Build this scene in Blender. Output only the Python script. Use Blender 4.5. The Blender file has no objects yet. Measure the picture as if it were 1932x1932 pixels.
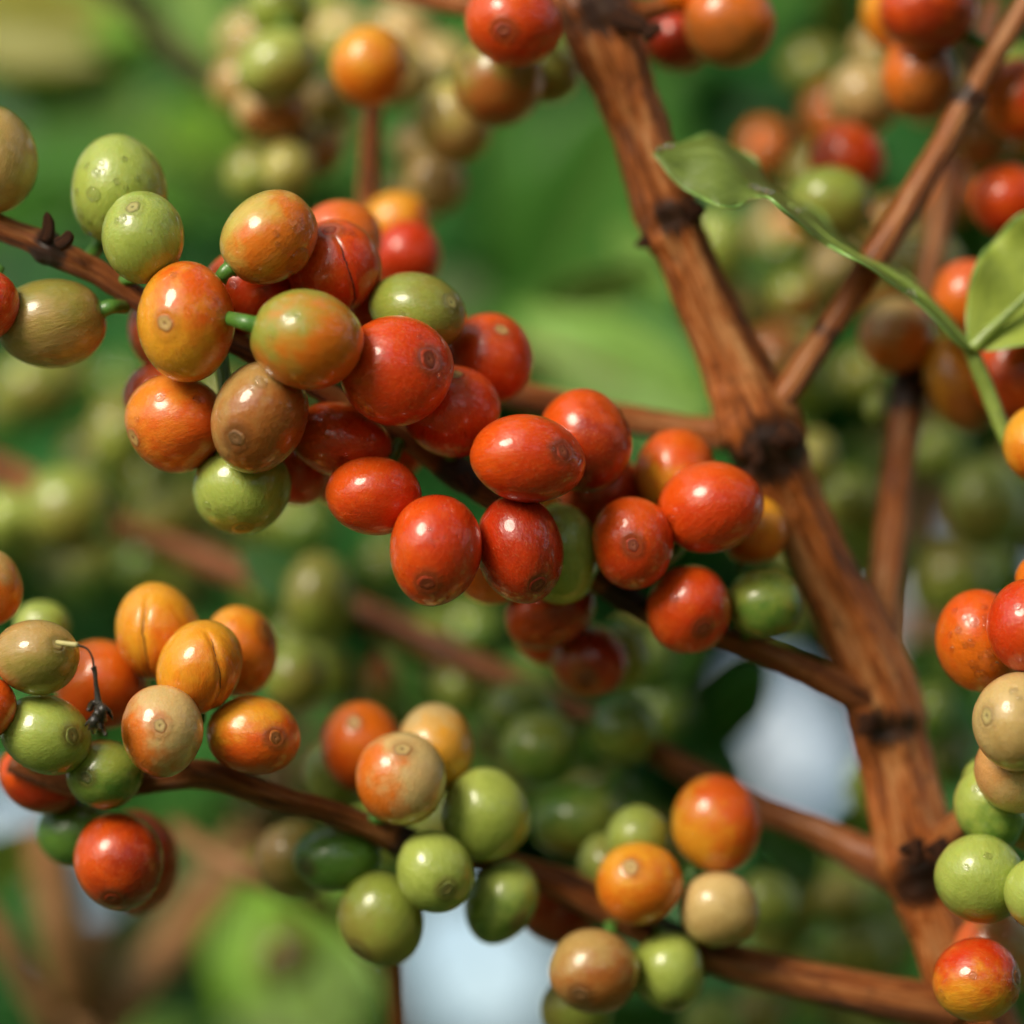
import bpy, math, random
import numpy as np
from mathutils import Vector, Matrix

# ------------------------------------------------------------------ camera, sky, sun, exposure
random.seed(7)
RNG = np.random.default_rng(7)
scene = bpy.context.scene
COL = scene.collection

FOCUS = 0.70                      # metres from the lens to the sharp cherries
HALF = 0.0825 / 0.70              # tangent of half the field of view
PITCH = math.radians(12.0)        # the photographer looks slightly up into the shrub
CAM = np.array([0.0, 0.0, 1.30])
RIGHT = np.array([1.0, 0.0, 0.0])
FWD = np.array([0.0, math.cos(PITCH), math.sin(PITCH)])
UP = np.array([0.0, -math.sin(PITCH), math.cos(PITCH)])
BASIS = np.stack([RIGHT, UP, -FWD], axis=1)      # columns: right, up, towards the viewer

cam_data = bpy.data.cameras.new("camera")
cam = bpy.data.objects.new("camera", cam_data)
COL.objects.link(cam)
cam.location = CAM
cam.rotation_euler = (math.radians(90) + PITCH, 0, 0)
cam_data.sensor_width = 36.0
cam_data.lens = 18.0 / HALF
cam_data.clip_start = 0.02
cam_data.clip_end = 2000.0
cam_data.dof.use_dof = True
cam_data.dof.focus_distance = FOCUS - 0.008
cam_data.dof.aperture_fstop = 3.9
cam_data.dof.aperture_blades = 0
scene.camera = cam

SUN_CAM = np.array([-0.52, 0.64, 0.57])
SUN_CAM /= np.linalg.norm(SUN_CAM)
SUN = BASIS @ SUN_CAM
sun_elev = math.asin(SUN[2])
sun_az = math.atan2(SUN[0], SUN[1])

world = bpy.data.worlds.new("World")
scene.world = world
world.use_nodes = True
wn = world.node_tree
wn.nodes.clear()
sky = wn.nodes.new("ShaderNodeTexSky")
sky.sky_type = 'NISHITA'
sky.sun_disc = False
sky.sun_elevation = sun_elev
sky.sun_rotation = sun_az
sky.air_density = 1.0
sky.dust_density = 1.2
bg = wn.nodes.new("ShaderNodeBackground")
bg.inputs["Strength"].default_value = 0.15
wo = wn.nodes.new("ShaderNodeOutputWorld")
# thin broken cloud over the whole sky
wtc = wn.nodes.new("ShaderNodeTexCoord")
wns = wn.nodes.new("ShaderNodeTexNoise"); wns.inputs["Scale"].default_value = 15.0; wns.inputs["Detail"].default_value = 4.0
wn.links.new(wtc.outputs["Generated"], wns.inputs["Vector"])
wrp = wn.nodes.new("ShaderNodeValToRGB")
wrp.color_ramp.elements[0].position = 0.45; wrp.color_ramp.elements[1].position = 0.62
wn.links.new(wns.outputs["Fac"], wrp.inputs[0])
wmx = wn.nodes.new("ShaderNodeMix"); wmx.data_type = 'RGBA'
wmx.inputs[7].default_value = (8.6, 8.5, 7.8, 1)
wn.links.new(wrp.outputs[0], wmx.inputs[0]); wn.links.new(sky.outputs[0], wmx.inputs[6])
wn.links.new(wmx.outputs[2], bg.inputs[0])
wn.links.new(bg.outputs[0], wo.inputs[0])

sd = bpy.data.lights.new("sun", 'SUN')
sd.energy = 3.8
sd.angle = math.radians(25.0)     # veiled sun: the highlights are broad and the shadows soft
sd.color = (1.0, 0.90, 0.72)
so = bpy.data.objects.new("sun", sd)
COL.objects.link(so)
so.rotation_euler = Vector(SUN).to_track_quat('Z', 'Y').to_euler()

scene.view_settings.view_transform = 'Standard'
scene.view_settings.look = 'None'
scene.view_settings.exposure = -0.12
scene.view_settings.gamma = 1.0
scene.view_settings.use_curve_mapping = False
scene.render.engine = 'CYCLES'
scene.cycles.use_denoising = True
scene.cycles.use_adaptive_sampling = True
scene.cycles.adaptive_threshold = 0.03
scene.cycles.adaptive_min_samples = 16
scene.cycles.max_bounces = 4
scene.cycles.diffuse_bounces = 2
scene.cycles.glossy_bounces = 2
scene.cycles.transparent_max_bounces = 5
scene.cycles.transmission_bounces = 3
scene.cycles.sample_clamp_indirect = 15.0
scene.cycles.caustics_refractive = True
scene.cycles.caustics_reflective = False

# ------------------------------------------------------------------ helpers
def W(x, y, d):
    """Point that stands d cm behind the plane of focus where the photograph shows (x, y) on a 1932 grid."""
    z = FOCUS + d * 0.01
    k = HALF / 966.0 * z
    return CAM + z * FWD + (x - 966.0) * k * RIGHT + (966.0 - y) * k * UP

def S(px, d):
    return px * HALF / 966.0 * (FOCUS + d * 0.01)

def project(p):
    v = np.asarray(p) - CAM
    z = v @ FWD
    k = HALF / 966.0 * z
    return 966.0 + (v @ RIGHT) / k, 966.0 - (v @ UP) / k, (z - FOCUS) * 100.0

def lin(c):
    out = []
    for v in c:
        v = v / 255.0
        out.append(v / 12.92 if v <= 0.04045 else ((v + 0.055) / 1.055) ** 2.4)
    return tuple(out)

def mesh_obj(name, verts, faces, mat, parent=None, smooth=True, attrs=None):
    me = bpy.data.meshes.new(name)
    me.from_pydata([tuple(v) for v in verts], [], faces)
    if attrs:
        for an, (kind, data) in attrs.items():
            a = me.attributes.new(an, kind, 'POINT')
            if kind == 'FLOAT':
                a.data.foreach_set("value", np.asarray(data, dtype=np.float32).ravel())
            else:
                a.data.foreach_set("vector", np.asarray(data, dtype=np.float32).ravel())
    if smooth:
        me.polygons.foreach_set("use_smooth", [True] * len(me.polygons))
    me.materials.append(mat)
    me.update()
    o = bpy.data.objects.new(name, me)
    COL.objects.link(o)
    if parent is not None:
        o.parent = parent
    return o

def thing(name, label, cat, loc, group=None):
    e = bpy.data.objects.new(name, None)
    COL.objects.link(e)
    e.empty_display_size = 0.005
    e.location = loc
    e["label"] = label
    e["category"] = cat
    if group:
        e["group"] = group
    return e

def local(verts, e):
    return np.asarray(verts) - np.array(e.location)

def catmull(pts, n):
    """Resample rows of pts (any width) with a Catmull-Rom spline, n steps per span."""
    P = np.asarray(pts, dtype=float)
    P = np.vstack([2 * P[0] - P[1], P, 2 * P[-1] - P[-2]])
    out = []
    for i in range(1, len(P) - 2):
        for j in range(n):
            t = j / n
            a, b, c, d = P[i - 1], P[i], P[i + 1], P[i + 2]
            out.append(0.5 * (2 * b + (c - a) * t + (2 * a - 5 * b + 4 * c - d) * t * t + (3 * b - a - 3 * c + d) * t ** 3))
    out.append(P[-2])
    return np.array(out)

def tube(path, radii, seg=12, ridge=0.0, lump=0.0, phase=0.0, twist=0.0, seed=0):
    path = np.asarray(path); n = len(path)
    r = np.random.default_rng(seed)
    T = np.gradient(path, axis=0)
    T /= np.linalg.norm(T, axis=1)[:, None] + 1e-12
    ref = np.array([0.0, -1.0, 0.15])
    verts, uv = [], []
    s = np.concatenate([[0], np.cumsum(np.linalg.norm(np.diff(path, axis=0), axis=1))])
    ph = r.uniform(0, 6.28, 8)
    for i in range(n):
        u = np.cross(T[i], ref); u /= np.linalg.norm(u)
        v = np.cross(u, T[i])
        for k in range(seg):
            a = 2 * math.pi * k / seg
            rr = radii[i] * (1 + ridge * math.cos(2 * (a - phase) + twist * s[i]) + 0.5 * ridge * math.cos(5 * a + ph[0] + 9 * s[i]))
            if lump:
                q = s[i] / max(radii[i], 1e-5)
                rr *= 1 + lump * (math.sin(q * 0.9 + ph[1] + 2 * math.sin(a + ph[2])) * 0.5 + math.sin(q * 2.3 + ph[3] + 1.7 * math.cos(a + ph[4])) * 0.35 + math.sin(q * 5.1 + 3 * a + ph[5]) * 0.2)
            verts.append(path[i] + rr * (u * math.cos(a) + v * math.sin(a)))
            uv.append((math.cos(a), math.sin(a), s[i]))
    faces = []
    for i in range(n - 1):
        for k in range(seg):
            k2 = (k + 1) % seg
            faces.append((i * seg + k, i * seg + k2, (i + 1) * seg + k2, (i + 1) * seg + k))
    b0 = len(verts); verts.append(path[0]); uv.append((0, 0, s[0]))
    b1 = len(verts); verts.append(path[-1]); uv.append((0, 0, s[-1]))
    for k in range(seg):
        k2 = (k + 1) % seg
        faces.append((b0, k2, k))
        faces.append((b1, (n - 1) * seg + k, (n - 1) * seg + k2))
    return np.array(verts), faces, uv

# ------------------------------------------------------------------ materials
class NT:
    def __init__(self, name):
        self.m = bpy.data.materials.new(name)
        self.m.use_nodes = True
        self.t = self.m.node_tree
        self.t.nodes.clear()
    def n(self, typ, **kw):
        nd = self.t.nodes.new(typ)
        for k, v in kw.items():
            if k in nd.inputs:
                nd.inputs[k].default_value = v
            else:
                setattr(nd, k, v)
        return nd
    def l(self, a, b):
        self.t.links.new(a, b)
    def out(self, sh):
        o = self.n("ShaderNodeOutputMaterial")
        self.l(sh, o.inputs["Surface"])
        return self.m
    def mix(self, fac, a, b, blend='MIX'):
        nd = self.t.nodes.new("ShaderNodeMix")
        nd.data_type = 'RGBA'; nd.blend_type = blend
        for v, i in ((fac, 0), (a, 6), (b, 7)):
            if hasattr(v, "is_output"):
                self.l(v, nd.inputs[i])
            elif i == 0:
                nd.inputs[0].default_value = v
            else:
                nd.inputs[i].default_value = (*v[:3], 1)
        return nd.outputs[2]
    def math(self, op, a, b=None, clamp=False):
        nd = self.t.nodes.new("ShaderNodeMath"); nd.operation = op; nd.use_clamp = clamp
        for v, i in ((a, 0), (b, 1)):
            if v is None: continue
            if hasattr(v, "is_output"): self.l(v, nd.inputs[i])
            else: nd.inputs[i].default_value = v
        return nd.outputs[0]
    def ramp(self, fac, stops):
        nd = self.t.nodes.new("ShaderNodeValToRGB")
        e = nd.color_ramp.elements
        while len(e) < len(stops): e.new(0.5)
        for i, (p, c) in enumerate(stops):
            e[i].position = p
            e[i].color = (*c, 1) if not isinstance(c, (int, float)) else (c, c, c, 1)
        self.l(fac, nd.inputs[0])
        return nd.outputs[0]
    def attr(self, name, typ='GEOMETRY'):
        return self.n("ShaderNodeAttribute", attribute_name=name, attribute_type=typ)
    def mapv(self, vec, scale, loc=(0, 0, 0)):
        nd = self.n("ShaderNodeMapping")
        nd.inputs["Scale"].default_value = scale
        nd.inputs["Location"].default_value = loc
        self.l(vec, nd.inputs["Vector"])
        return nd.outputs[0]
    def noise(self, vec, scale, detail=3.0, rough=0.55):
        nd = self.n("ShaderNodeTexNoise", Scale=scale, Detail=detail, Roughness=rough)
        self.l(vec, nd.inputs["Vector"])
        return nd.outputs["Fac"]

def mat_skin(name="cherry_skin", sss=0.22):
    m = NT(name)
    rest = m.attr("rest").outputs["Vector"]
    info = m.n("ShaderNodeObjectInfo")
    off = m.n("ShaderNodeVectorMath", operation='SCALE')
    one = m.n("ShaderNodeCombineXYZ"); one.inputs[0].default_value = 7.3; one.inputs[1].default_value = 3.1; one.inputs[2].default_value = 11.7
    m.l(one.outputs[0], off.inputs[0]); m.l(info.outputs["Random"], off.inputs["Scale"])
    add = m.n("ShaderNodeVectorMath", operation='ADD')
    m.l(rest, add.inputs[0]); m.l(off.outputs[0], add.inputs[1])
    co = add.outputs[0]
    ca = m.attr("col_a", 'OBJECT').outputs["Color"]
    cb = m.attr("col_b", 'OBJECT').outputs["Color"]
    blush = m.attr("blush").outputs["Fac"]
    pole = m.attr("pole").outputs["Fac"]
    n1 = m.noise(co, 1.5, 2, 0.6)
    n2 = m.noise(m.mapv(co, (5.5, 5.5, 1.4)), 1.6, 3, 0.65)
    n3 = m.noise(co, 16.0, 2, 0.7)
    n4 = m.noise(m.mapv(co, (16, 16, 2.2)), 1.3, 2, 0.6)
    f = m.math('ADD', blush, m.math('MULTIPLY', m.math('SUBTRACT', n1, 0.5), 1.25))
    f = m.math('ADD', f, m.math('MULTIPLY', m.math('SUBTRACT', n2, 0.5), 0.20))
    fac = m.ramp(f, [(0.0, 0.0), (0.30, 0.12), (0.72, 0.9), (1.0, 1.0)])
    col = m.mix(fac, ca, cb)
    # streaky, freckled waxy skin
    st = m.ramp(n4, [(0.30, 0.89), (0.52, 1.0), (0.75, 1.07)])
    col = m.mix(0.55, col, st, 'MULTIPLY')
    lt = m.ramp(n3, [(0.56, 0.0), (0.74, 1.0)])
    col = m.mix(m.math('MULTIPLY', lt, 0.16), col, (0.62, 0.42, 0.16))
    dk = m.ramp(m.noise(co, 9.0, 4, 0.7), [(0.62, 0.0), (0.78, 1.0)])
    col = m.mix(m.math('MULTIPLY', dk, 0.16), col, (0.10, 0.035, 0.012))
    # a ring of darker corky skin round the calyx scar
    ring = m.ramp(pole, [(0.925, 0.0), (0.955, 0.34), (0.972, 0.55), (1.0, 0.5)])
    hn = m.attr("scar", 'OBJECT').outputs["Fac"]
    col = m.mix(m.math('MULTIPLY', ring, hn), col, (0.10, 0.045, 0.018))
    p = m.n("ShaderNodeBsdfPrincipled")
    m.l(col, p.inputs["Base Color"])
    ro = m.ramp(m.noise(m.mapv(co, (6, 6, 2.2)), 2.2, 4, 0.65), [(0.3, 0.25), (0.72, 0.38)])
    m.l(ro, p.inputs["Roughness"])
    p.inputs["IOR"].default_value = 1.45
    p.inputs["Subsurface Weight"].default_value = sss
    p.inputs["Subsurface Radius"].default_value = (1.0, 0.42, 0.14)
    p.inputs["Subsurface Scale"].default_value = 0.0022
    # waxy bloom: the gloss comes and goes over the skin and from fruit to fruit
    bloom = m.ramp(m.noise(co, 2.6, 3, 0.6), [(0.34, 0.55), (0.54, 1.0)])
    m.l(bloom, p.inputs["Coat Weight"])
    m.l(m.math('ADD', 0.05, m.math('MULTIPLY', info.outputs["Random"], 0.10)), p.inputs["Coat Roughness"])
    p.inputs["Specular IOR Level"].default_value = 0.3
    p.inputs["Coat IOR"].default_value = 1.45
    bh = m.math('ADD', m.math('MULTIPLY', n4, 0.3), m.math('MULTIPLY', n3, 0.5))
    bh = m.math('ADD', bh, m.math('MULTIPLY', n2, 1.8))
    bp = m.n("ShaderNodeBump", Strength=0.22, Distance=0.0005)
    m.l(bh, bp.inputs["Height"])
    m.l(bp.outputs[0], p.inputs["Normal"])
    return m.out(p.outputs[0])

def mat_scar(name, c0, c1, c2, keep):
    m = NT(name)
    rad = m.attr("rad").outputs["Fac"]
    skin = m.attr("col_a", 'OBJECT').outputs["Color"]
    co = m.n("ShaderNodeTexCoord").outputs["Object"]
    nz = m.noise(co, 2.5, 4, 0.7)
    f = m.math('ADD', rad, m.math('MULTIPLY', m.math('SUBTRACT', nz, 0.5), 0.30))
    col = m.ramp(f, [(0.06, c0), (0.24, c1), (0.55, c2), (0.80, tuple(v * .45 for v in c2))])
    col = m.mix(keep, col, skin)
    col = m.mix(m.ramp(f, [(0.80, 0.0), (1.02, 1.0)]), col, m.mix(0.75, skin, (0.6, 0.5, 0.45), 'MULTIPLY'))
    p = m.n("ShaderNodeBsdfPrincipled", Roughness=0.5)
    m.l(col, p.inputs["Base Color"])
    bp = m.n("ShaderNodeBump", Strength=0.5, Distance=0.0004)
    m.l(nz, bp.inputs["Height"]); m.l(bp.outputs[0], p.inputs["Normal"])
    return m.out(p.outputs[0])

def mat_bark(name, dark, mid, pale, gloss=0.5, coat=0.25):
    m = NT(name)
    uv = m.attr("barkuv").outputs["Vector"]
    a = m.mapv(uv, (1.6, 1.6, 55.0))
    b = m.mapv(uv, (5.0, 5.0, 60.0))
    c = m.mapv(uv, (2.0, 2.0, 260.0))
    n1 = m.noise(a, 1.1, 5, 0.62)
    n2 = m.noise(b, 1.6, 5, 0.7)
    n3 = m.noise(c, 1.5, 4, 0.6)
    f = m.math('ADD', m.math('MULTIPLY', n1, 0.6), m.math('MULTIPLY', n2, 0.4))
    col = m.ramp(f, [(0.38, dark), (0.50, mid), (0.62, pale)])
    spk = m.ramp(n3, [(0.56, 0.0), (0.70, 1.0)])
    col = m.mix(m.math('MULTIPLY', spk, 0.55), col, dark)
    # corky black bark round the old leaf joints
    nd_ = m.attr("node").outputs["Fac"]
    nf = m.math('ADD', m.math('MULTIPLY', nd_, 1.5), m.math('MULTIPLY', m.math('SUBTRACT', n2, 0.55), 2.4))
    nf = m.math('MULTIPLY', m.ramp(nf, [(0.35, 0.0), (0.75, 1.0)]), m.ramp(nd_, [(0.05, 0.0), (0.3, 0.92)]))
    col = m.mix(nf, col, (0.016, 0.010, 0.008))
    p = m.n("ShaderNodeBsdfPrincipled", Roughness=gloss)
    p.inputs["Specular IOR Level"].default_value = 0.25
    p.inputs["Coat Weight"].default_value = coat
    p.inputs["Coat Roughness"].default_value = 0.3
    m.l(col, p.inputs["Base Color"])
    bp = m.n("ShaderNodeBump", Strength=0.9, Distance=0.0014)
    m.l(m.math('ADD', n2, m.math('MULTIPLY', n3, 0.5)), bp.inputs["Height"])
    m.l(bp.outputs[0], p.inputs["Normal"])
    return m.out(p.outputs[0])

def mat_leaf():
    m = NT("leaf_blade")
    uv = m.attr("leafuv").outputs["Vector"]
    sep = m.n("ShaderNodeSeparateXYZ"); m.l(uv, sep.inputs[0])
    ca = m.attr("col_a", 'OBJECT').outputs["Color"]
    av = m.math('ABSOLUTE', sep.outputs[1])
    wv = m.math('SUBTRACT', m.math('MULTIPLY', sep.outputs[0], 13.0), m.math('MULTIPLY', av, 2.4))
    fr = m.math('ABSOLUTE', m.math('SUBTRACT', m.math('FRACT', wv), 0.5))
    vein = m.ramp(fr, [(0.0, 1.0), (0.09, 0.0)])
    rib = m.ramp(av, [(0.02, 1.0), (0.10, 0.0)])
    vv = m.math('MAXIMUM', m.math('MULTIPLY', vein, 0.35), rib)
    nz = m.noise(m.mapv(uv, (4, 2, 1)), 1.8, 4, 0.6)
    col = m.mix(m.ramp(nz, [(0.3, 0.0), (0.7, 1.0)]), m.mix(1.0, ca, (0.78, 0.80, 0.72), 'MULTIPLY'), m.mix(1.0, ca, (1.15, 1.1, 1.1), 'MULTIPLY'))
    col = m.mix(m.math('MULTIPLY', vv, 0.4), col, (0.32, 0.42, 0.12))
    p = m.n("ShaderNodeBsdfPrincipled", Roughness=0.42)
    p.inputs["Specular IOR Level"].default_value = 0.38
    m.l(col, p.inputs["Base Color"])
    bp = m.n("ShaderNodeBump", Strength=0.4, Distance=0.0006)
    m.l(m.math('SUBTRACT', nz, vv), bp.inputs["Height"])
    m.l(bp.outputs[0], p.inputs["Normal"])
    tr = m.n("ShaderNodeBsdfTranslucent")
    m.l(m.mix(1.0, col, (1.1, 1.15, 0.55), 'MULTIPLY'), tr.inputs["Color"])
    ms = m.n("ShaderNodeMixShader"); ms.inputs[0].default_value = 0.28
    m.l(p.outputs[0], ms.inputs[1]); m.l(tr.outputs[0], ms.inputs[2])
    return m.out(ms.outputs[0])

def mat_simple(name, col, rough=0.5, sss=0.0, coat=0.0, vary=0.25, scale=300.0):
    m = NT(name)
    co = m.n("ShaderNodeTexCoord").outputs["Object"]
    nz = m.noise(co, scale, 4, 0.6)
    c = m.mix(m.ramp(nz, [(0.3, 0.0), (0.7, 1.0)]), tuple(v * (1 - vary) for v in col), tuple(min(1, v * (1 + vary)) for v in col))
    p = m.n("ShaderNodeBsdfPrincipled", Roughness=rough)
    p.inputs["Subsurface Weight"].default_value = sss
    p.inputs["Subsurface Radius"].default_value = (0.6, 1.0, 0.3)
    p.inputs["Subsurface Scale"].default_value = 0.001
    p.inputs["Coat Weight"].default_value = coat
    m.l(c, p.inputs["Base Color"])
    return m.out(p.outputs[0])

def mat_water():
    m = NT("water")
    g_ = m.n("ShaderNodeBsdfGlass", Roughness=0.0, IOR=1.33)
    g_.inputs[0].default_value = (1, 1, 1, 1)
    t = m.n("ShaderNodeBsdfTransparent")
    ms = m.n("ShaderNodeMixShader"); ms.inputs[0].default_value = 0.3
    m.l(g_.outputs[0], ms.inputs[1]); m.l(t.outputs[0], ms.inputs[2])
    return m.out(ms.outputs[0])

def mat_ground():
    m = NT("ground_soil")
    co = m.n("ShaderNodeTexCoord").outputs["Object"]
    n1 = m.noise(co, 0.8, 6, 0.6)
    n2 = m.noise(co, 14.0, 5, 0.7)
    col = m.mix(m.ramp(n1, [(0.4, 0.0), (0.6, 1.0)]), (0.07, 0.10, 0.03), (0.16, 0.10, 0.055))
    col = m.mix(0.5, col, m.ramp(n2, [(0.3, 0.5), (0.7, 1.2)]), 'MULTIPLY')
    p = m.n("ShaderNodeBsdfPrincipled", Roughness=0.9)
    m.l(col, p.inputs["Base Color"])
    return m.out(p.outputs[0])

M_SKIN = mat_skin()
M_SKIN_SOFT = mat_skin("cherry_skin_matt", 0.0)
M_SCAR_PALE = mat_scar("scar_pale", (0.06, 0.02, 0.01), (0.36, 0.33, 0.12), (0.44, 0.34, 0.12), 0.25)
M_SCAR_DARK = mat_scar("scar_dark", (0.01, 0.008, 0.006), (0.15, 0.07, 0.03), (0.06, 0.026, 0.013), 0.3)
M_BARK = mat_bark("bark_brown", (0.060, 0.018, 0.007), (0.47, 0.125, 0.020), (0.68, 0.32, 0.12))
M_BARK_FAR = mat_bark("bark_tan", (0.26, 0.10, 0.04), (0.52, 0.24, 0.09), (0.64, 0.38, 0.20))
M_BARK_DK = mat_bark("bark_dark", (0.040, 0.013, 0.006), (0.37, 0.098, 0.018), (0.58, 0.23, 0.075))
M_NODE = mat_bark("bark_node", (0.016, 0.007, 0.004), (0.075, 0.024, 0.009), (0.24, 0.08, 0.025), 0.8, 0.0)
M_LEAF = mat_leaf()
M_STALK = mat_simple("stalk_green", lin((78, 124, 46)), 0.45, 0.2, 0.3)
M_PETIOLE = mat_simple("petiole_green", lin((130, 150, 66)), 0.4, 0.2, 0.2)
M_TWIG = mat_simple("twig_olive", lin((74, 68, 30)), 0.5)
M_MARGIN = mat_simple("leaf_margin_pale", lin((132, 172, 88)), 0.35, 0.1, 0.4)  # thick leaf edge, its colour paled to give a bright rim highlight
M_CRACK = mat_simple("crack_dark", (0.012, 0.006, 0.004), 0.7)
M_DRY = mat_simple("withered_black", (0.022, 0.016, 0.010), 0.45, 0.0, 0.5, 0.6, 900)
M_STYLE = mat_simple("style_pale", lin((190, 180, 120)), 0.5)
M_WATER = mat_water()
M_GROUND = mat_ground()

# ------------------------------------------------------------------ ground
g = 600.0
go = mesh_obj("ground", [(-g, -g, 0), (g, -g, 0), (g, g, 0), (-g, g, 0)], [(0, 1, 2, 3)], M_GROUND, smooth=False)
go["kind"] = "structure"

# ------------------------------------------------------------------ the coffee shrub: trunk and branches
# rows: x, y on the photograph's 1932 grid, cm behind the plane of focus, radius in the same grid
BR = {}
BR["main_branch"] = [(-120, 372, .3, 24), (-60, 402, .4, 26), (0, 430, .5, 27), (60, 452, .5, 28), (92, 468, .5, 34), (125, 486, .5, 29), (190, 518, .5, 27), (260, 562, .55, 26), (350, 605, .6, 26), (450, 652, .7, 25), (560, 710, .8, 25), (650, 760, .9, 24), (760, 822, 1.0, 25), (860, 890, 1.1, 32), (940, 950, 1.2, 26), (1040, 1030, 1.4, 24), (1150, 1110, 1.7, 26), (1250, 1168, 1.9, 26), (1370, 1206, 2.0, 26), (1480, 1248, 2.1, 30), (1560, 1285, 2.3, 34), (1650, 1325, 2.7, 38)]
BR["lower_branch"] = [(20, 1440, 1.1, 17), (130, 1480, 1.0, 19), (230, 1482, .9, 20), (320, 1466, .8, 24), (400, 1462, .85, 27), (500, 1497, 1.0, 24), (600, 1526, 1.3, 23), (690, 1556, 1.6, 23), (760, 1586, 1.9, 27), (850, 1612, 2.2, 22), (960, 1632, 2.4, 23), (1060, 1668, 2.5, 30), (1150, 1716, 2.6, 32), (1250, 1768, 2.7, 31), (1340, 1802, 2.6, 32), (1450, 1832, 2.5, 34), (1600, 1866, 2.4, 37), (1700, 1886, 2.4, 40), (1800, 1902, 2.6, 42)]
BR["lower_branch"] = [(x_, y_, d_, r_ * 1.18) for x_, y_, d_, r_ in BR["lower_branch"]]
BR["rear_branch"] = [(1700, 1650, 2.8, 46), (1640, 1618, 3.0, 42), (1550, 1572, 3.4, 33), (1430, 1522, 4.0, 30), (1310, 1460, 4.6, 29), (1225, 1412, 5.2, 27), (1080, 1342, 6.0, 26), (950, 1277, 7.0, 27), (820, 1217, 7.8, 28), (700, 1167, 8.4, 31), (560, 1110, 9.0, 27), (450, 1080, 9.5, 27), (330, 1034, 10.0, 27), (220, 992, 10.4, 24), (60, 918, 11, 30), (-80, 850, 11.5, 28)]
BR["upper_right_branch"] = [(1425, 830, 2.4, 40), (1465, 765, 2.4, 32), (1520, 686, 2.4, 29), (1580, 596, 2.4, 29), (1645, 494, 2.5, 31), (1705, 398, 2.6, 30), (1770, 288, 2.8, 28), (1826, 186, 3.0, 27), (1880, 95, 3.0, 26), (1960, -30, 3.1, 25), (2030, -140, 3.2, 24)]
BR["rear_shoot"] = [(1668, 1300, 3.4, 40), (1664, 1200, 3.6, 36), (1676, 1040, 3.9, 36), (1692, 900, 4.1, 35), (1706, 790, 4.3, 36), (1716, 720, 4.6, 34), (1738, 590, 5.2, 26), (1766, 440, 5.6, 27), (1795, 310, 6.0, 24), (1835, 160, 6.4, 22), (1875, 0, 6.8, 20)]
BR["upper_left_branch"] = [(1430, 825, 2.8, 40), (1350, 818, 3.0, 32), (1270, 806, 3.1, 28), (1180, 790, 3.2, 28), (1080, 768, 3.3, 28), (960, 742, 3.5, 28), (880, 722, 3.8, 26), (790, 690, 4.2, 24), (720, 610, 4.7, 22), (692, 500, 5.0, 21), (690, 400, 5.1, 20), (697, 300, 5.1, 20), (705, 205, 5.1, 20), (708, 150, 5.2, 18)]
BR["top_left_branch"] = [(1140, 30, 2.6, 34), (1060, 22, 2.8, 24), (980, 16, 3.0, 22), (890, 10, 3.3, 23), (790, -8, 3.8, 22), (700, -30, 4.3, 22), (560, -60, 5.2, 20), (400, -110, 6, 18)]
BR["top_right_branch"] = [(1140, 10, 2.8, 36), (1200, 22, 3.0, 28), (1260, 10, 3.3, 22), (1340, -25, 3.8, 20), (1430, -60, 4.3, 20), (1560, -110, 5, 18)]
BR["right_branch"] = [(1730, 1640, 2.6, 40), (1775, 1590, 2.2, 30), (1830, 1535, 1.8, 27), (1890, 1475, 1.5, 25), (1955, 1400, 1.2, 24), (2010, 1270, 1.0, 22), (2050, 1120, .8, 20), (2080, 960, .8, 18), (2060, 820, .9, 16)]
BR["lower_shoot"] = [(742, 1690, 4.6, 18), (744, 1760, 4.8, 20), (747, 1840, 5.0, 21), (752, 1932, 5.2, 22), (770, 2080, 5.6, 24), (900, 2240, 5.6, 26), (1200, 2330, 4.6, 30), (1600, 2300, 3.6, 34), (1880, 2200, 2.8, 40)]
TRUNK = [(1020, -200, 2.8, 44), (1075, -70, 2.7, 50), (1118, 20, 2.6, 66), (1160, 120, 2.5, 58), (1195, 220, 2.5, 52), (1228, 320, 2.4, 50), (1258, 405, 2.4, 56), (1290, 480, 2.4, 50), (1335, 590, 2.4, 52), (1385, 700, 2.4, 60), (1428, 800, 2.4, 76), (1462, 880, 2.5, 62), (1508, 980, 2.6, 54), (1560, 1090, 2.7, 56), (1612, 1200, 2.8, 64), (1655, 1310, 2.8, 72), (1685, 1430, 2.8, 66), (1710, 1540, 2.7, 70), (1738, 1630, 2.7, 76), (1764, 1720, 2.7, 62), (1800, 1830, 2.7, 62), (1846, 1940, 2.8, 66), (1900, 2120, 2.9, 72)]

RSCALE = 0.93
def br_path(rows, n=8):
    C = catmull(rows, n)
    P = np.array([W(x, y, d) for x, y, d, r in C])
    R = np.array([S(r, d) for x, y, d, r in C])
    return P, R * RSCALE

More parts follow.
